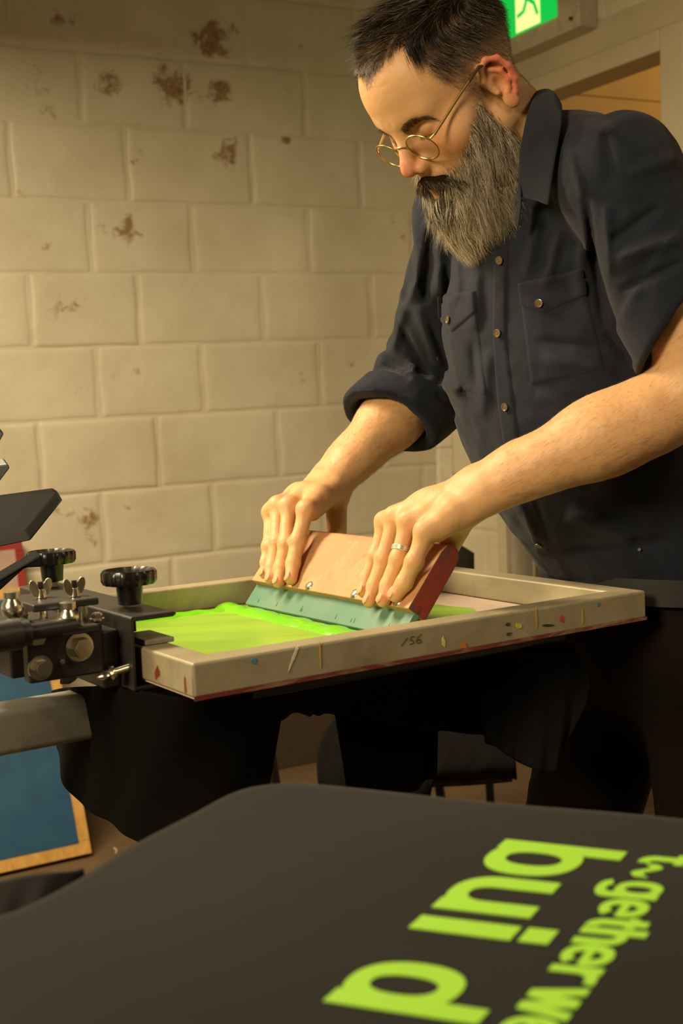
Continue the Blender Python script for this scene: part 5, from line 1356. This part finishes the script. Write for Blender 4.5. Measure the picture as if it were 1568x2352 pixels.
# rolled-over edge falling behind
n0 = len(V); dr_ = 14; ed = []
for i, q in enumerate(rim):
    tng = norm(rim[min(i + 1, 89)] - rim[max(i - 1, 0)]); outw = norm(np.cross(tng, (0, 0, -1))); outw = outw if outw[1] > -.2 else -outw
    for j in range(1, dr_):
        t = j / (dr_ - 1); a_ = min(t * 4, 1) * math.pi / 2
        ed.append(q + outw * (.012 * math.sin(a_) + .01 * t + .012 * math.sin(i * .35) * t * t) - np.array([0, 0, 1]) * (.012 * (1 - math.cos(a_)) + max(t - .25, 0) * .22))
V = np.array(V + ed); ed_idx = np.concatenate([idx[:, :1], n0 + np.arange(len(rim) * (dr_ - 1)).reshape(len(rim), dr_ - 1)], 1)
F2 = np.stack([ed_idx[:-1, :-1], ed_idx[1:, :-1], ed_idx[1:, 1:], ed_idx[:-1, 1:]], -1).reshape(-1, 4)
fs1 = empty('printed_tshirt', (.05, .7, ZS - .003), 'faded black T-shirt with bright green printed words, lying on the nearest pallet', 't-shirt')
o = mesh_np('shirt_front', V, np.concatenate([F, F2]), fgm.m, fs1); md = o.modifiers.new('s', 'SOLIDIFY'); md.thickness = .002; md.offset = -1
cloth('shirt_sleeve', [zp(-140, 2080, .955), zp(-20, 2028, .955), zp(90, 2006, .955), zp(192, 2003, .955)], [zp(-200, 2300, .93), zp(-40, 2170, .935), zp(90, 2105, .935), zp(200, 2032, .94)], fgm.m, fs1, 30, 14, .004, .003, 2, 2)
bm = bmesh.new(); pp_ = [zp(x, y, ZS - .004) for x, y in ((60, 2130), (330, 1962), (600, 1832), (800, 1838), (1568, 1915), (1900, 1950))] + [np.array([.5, .45, ZS - .004]), np.array([-.22, .45, ZS - .004])]
add_prism(bm, pp_, (0, 0, -.018)); finish('pallet', bm, steel.m, press, bevel=.003)
bm = bmesh.new(); add_hexa(bm, [np.array(p) for p in ((-.75, .86, .90), (.1, .60, .90), (.1, .66, .90), (-.75, .92, .90), (-.75, .86, .955), (.1, .60, .955), (.1, .66, .955), (-.75, .92, .955))]); finish('pallet_arm', bm, galv.m, press, bevel=.006)

# ---- lettering
prt = Mat('green_print', srgb(160, 218, 66), .6, 0, .3); prt.bump(prt.noise(1300, 2, .5), .3, .0004)
L0_ = zp(1155, 1935, ZS); bd_ = np.array([-.51109, -.85953, 0]); ud_ = np.array([.9383, -.3458, 0])
# text space: s along the line, h up the letter (h measured square to the line)
_perp = np.array([-bd_[1], bd_[0], 0]); _k = 1 / float(ud_ @ _perp)
def TX(s, h, z): 
    q = L0_ + bd_ * s + ud_ * h * _k; return np.array([q[0], q[1], ZS + .0012 * math.sin(q[0] * 21) * math.sin(q[1] * 17) + z])
TX0 = lambda s, h: (s, h)
def shear_fix(s, h): return s + h * .17, h
class Glyph:
    def __init__(s): s.bm = bmesh.new(); s.k = 0
    def poly(g, pts):
        z = .0003 + g.k * .00004; g.k += 1
        add_prism(g.bm, [TX(s + 0 * h, h, z - .0004) for s, h in pts], (0, 0, .0008))
    def ring(g, pts_o, pts_i, closed=True):
        n = len(pts_o); z = .0003 + g.k * .00004; g.k += 1; m = n if closed else n - 1
        lay = [[g.bm.verts.new(V3(TX(s, h, zz))) for s, h in pl] for zz in (z - .0004, z + .0004) for pl in (pts_o, pts_i)]
        O0, I0, O1, I1 = lay
        for i in range(m):
            j = (i + 1) % n
            g.bm.faces.new((O1[i], O1[j], I1[j], I1[i])); g.bm.faces.new((O0[j], O0[i], I0[i], I0[j])); g.bm.faces.new((O0[i], O0[j], O1[j], O1[i])); g.bm.faces.new((I0[j], I0[i], I1[i], I1[j]))
        if not closed:
            for e in (0, -1): g.bm.faces.new((O0[e], O1[e], I1[e], I0[e]))
    def arc(g, cx, cy, rx, ry, w, a0=0, a1=360, pw=2.3, wy=None):
        n = 44; wy = w if wy is None else wy; o, i = [], []; cl = abs(a1 - a0) >= 360
        for q in range(n if cl else n + 1):
            t = math.radians(a0 + (a1 - a0) * q / n); c, s = math.cos(t), math.sin(t)
            f = lambda v: math.copysign(abs(v) ** (2 / pw), v)
            o.append((cx + rx * f(c), cy + ry * f(s))); i.append((cx + (rx - w) * f(c), cy + (ry - wy) * f(s)))
        g.ring(o, i, cl)
    def rect(g, x0, x1, y0, y1): g.poly([(x0, y0), (x1, y0), (x1, y1), (x0, y1)])
    def done(g, name='printed_letter'):
        o = finish(name, g.bm, prt.m, fs1); return o
def big(s0, s1, kind, xh=.0635, asc=.0845, w=.0135, h0=0.0):
    g = Glyph(); wx = s1 - s0; hb = w * .80
    if kind == 'b': g.rect(s0, s0 + w, h0, h0 + asc); g.arc(s0 + wx * .52, h0 + xh / 2, wx * .48, xh / 2 + .0005, w, wy=hb)
    if kind == 'd': g.rect(s1 - w, s1, h0, h0 + asc); g.arc(s0 + wx * .48, h0 + xh / 2, wx * .48, xh / 2 + .0005, w, wy=hb)
    if kind == 'u': g.rect(s1 - w, s1, h0, h0 + xh); g.rect(s0, s0 + w, h0 + xh * .42, h0 + xh); g.arc(s0 + wx / 2, h0 + xh * .44, wx / 2, xh * .44, w, 180, 360, wy=hb)
    if kind == 'i': g.rect(s0, s1, h0, h0 + xh); g.rect(s0, s1, h0 + xh + .0045, h0 + asc)
    if kind == 'h': g.rect(s0, s0 + w, h0, h0 + asc); g.rect(s1 - w, s1, h0, h0 + xh * .55); g.arc(s0 + wx / 2, h0 + xh * .56, wx / 2, xh * .44, w, 0, 180, wy=hb)
    if kind == 'r': g.rect(s0, s0 + w, h0, h0 + xh); g.arc(s0 + wx * .95, h0 + xh * .50, wx * .95, xh * .5, w, 80, 180, wy=hb)
    if kind == 't': c = (s0 + s1) / 2; g.rect(c - w / 2, c + w / 2, h0 + w, h0 + asc * .92); g.rect(s0, s1, h0 + xh - hb, h0 + xh); g.arc(s1, h0 + w * 1.6, (s1 - c) + w / 2, w * 1.6, w, 180, 270)
    if kind == 'e': g.arc(s0 + wx / 2, h0 + xh / 2, wx / 2, xh / 2, w, 0, 322, wy=hb); g.rect(s0 + w * .6, s1 - w * .15, h0 + xh * .42, h0 + xh * .42 + hb * .8)
    if kind == 'g': g.arc(s0 + wx * .48, h0 + xh / 2, wx * .48, xh / 2, w, wy=hb); g.rect(s1 - w, s1, h0 - xh * .05, h0 + xh); g.arc(s0 + wx / 2, h0 - xh * .04, wx / 2, xh * .36, w, 200, 360, wy=hb)
    if kind == 'w':
        q = wx / 4; ww = w * 1.05
        for a, b in ((s0, s0 + q), (s0 + 2 * q, s0 + q), (s0 + 2 * q, s0 + 3 * q), (s1, s0 + 3 * q)): g.poly([(a - ww / 2, h0 + xh), (a + ww / 2, h0 + xh), (b + ww / 2, h0), (b - ww / 2, h0)])
    if kind == '~':
        o, i = [], []
        for k in range(30):
            t = k / 29; x = s0 + wx * t; y = h0 + xh * .35 + xh * .16 * math.sin(t * 2 * math.pi); o.append((x, y + w / 2)); i.append((x, y - w / 2))
        g.ring(o, i, False)
    return g.done()
B_ = dict(xh=.0600, asc=.0815, w=.0155, h0=.0012)
big(-.0025, .0545, 'b', **B_); big(.0620, .1150, 'u', **B_); big(.1280, .1460, 'i', **B_); big(.1880, .2435, 'd', **B_)
sm = dict(xh=.0280, asc=.0370, w=.0074, h0=.0938)
for s0, s1, k_ in ((-.0045, .0125, 't'), (.0150, .0380, '~'), (.0465, .0735, 'g'), (.0760, .1020, 'e'), (.1030, .1170, 't'), (.1190, .1405, 'h'), (.1415, .1675, 'e'), (.1690, .1860, 'r'), (.1965, .2250, 'w'), (.2285, .2550, 'e')):
    big(s0, s1, k_, **sm)
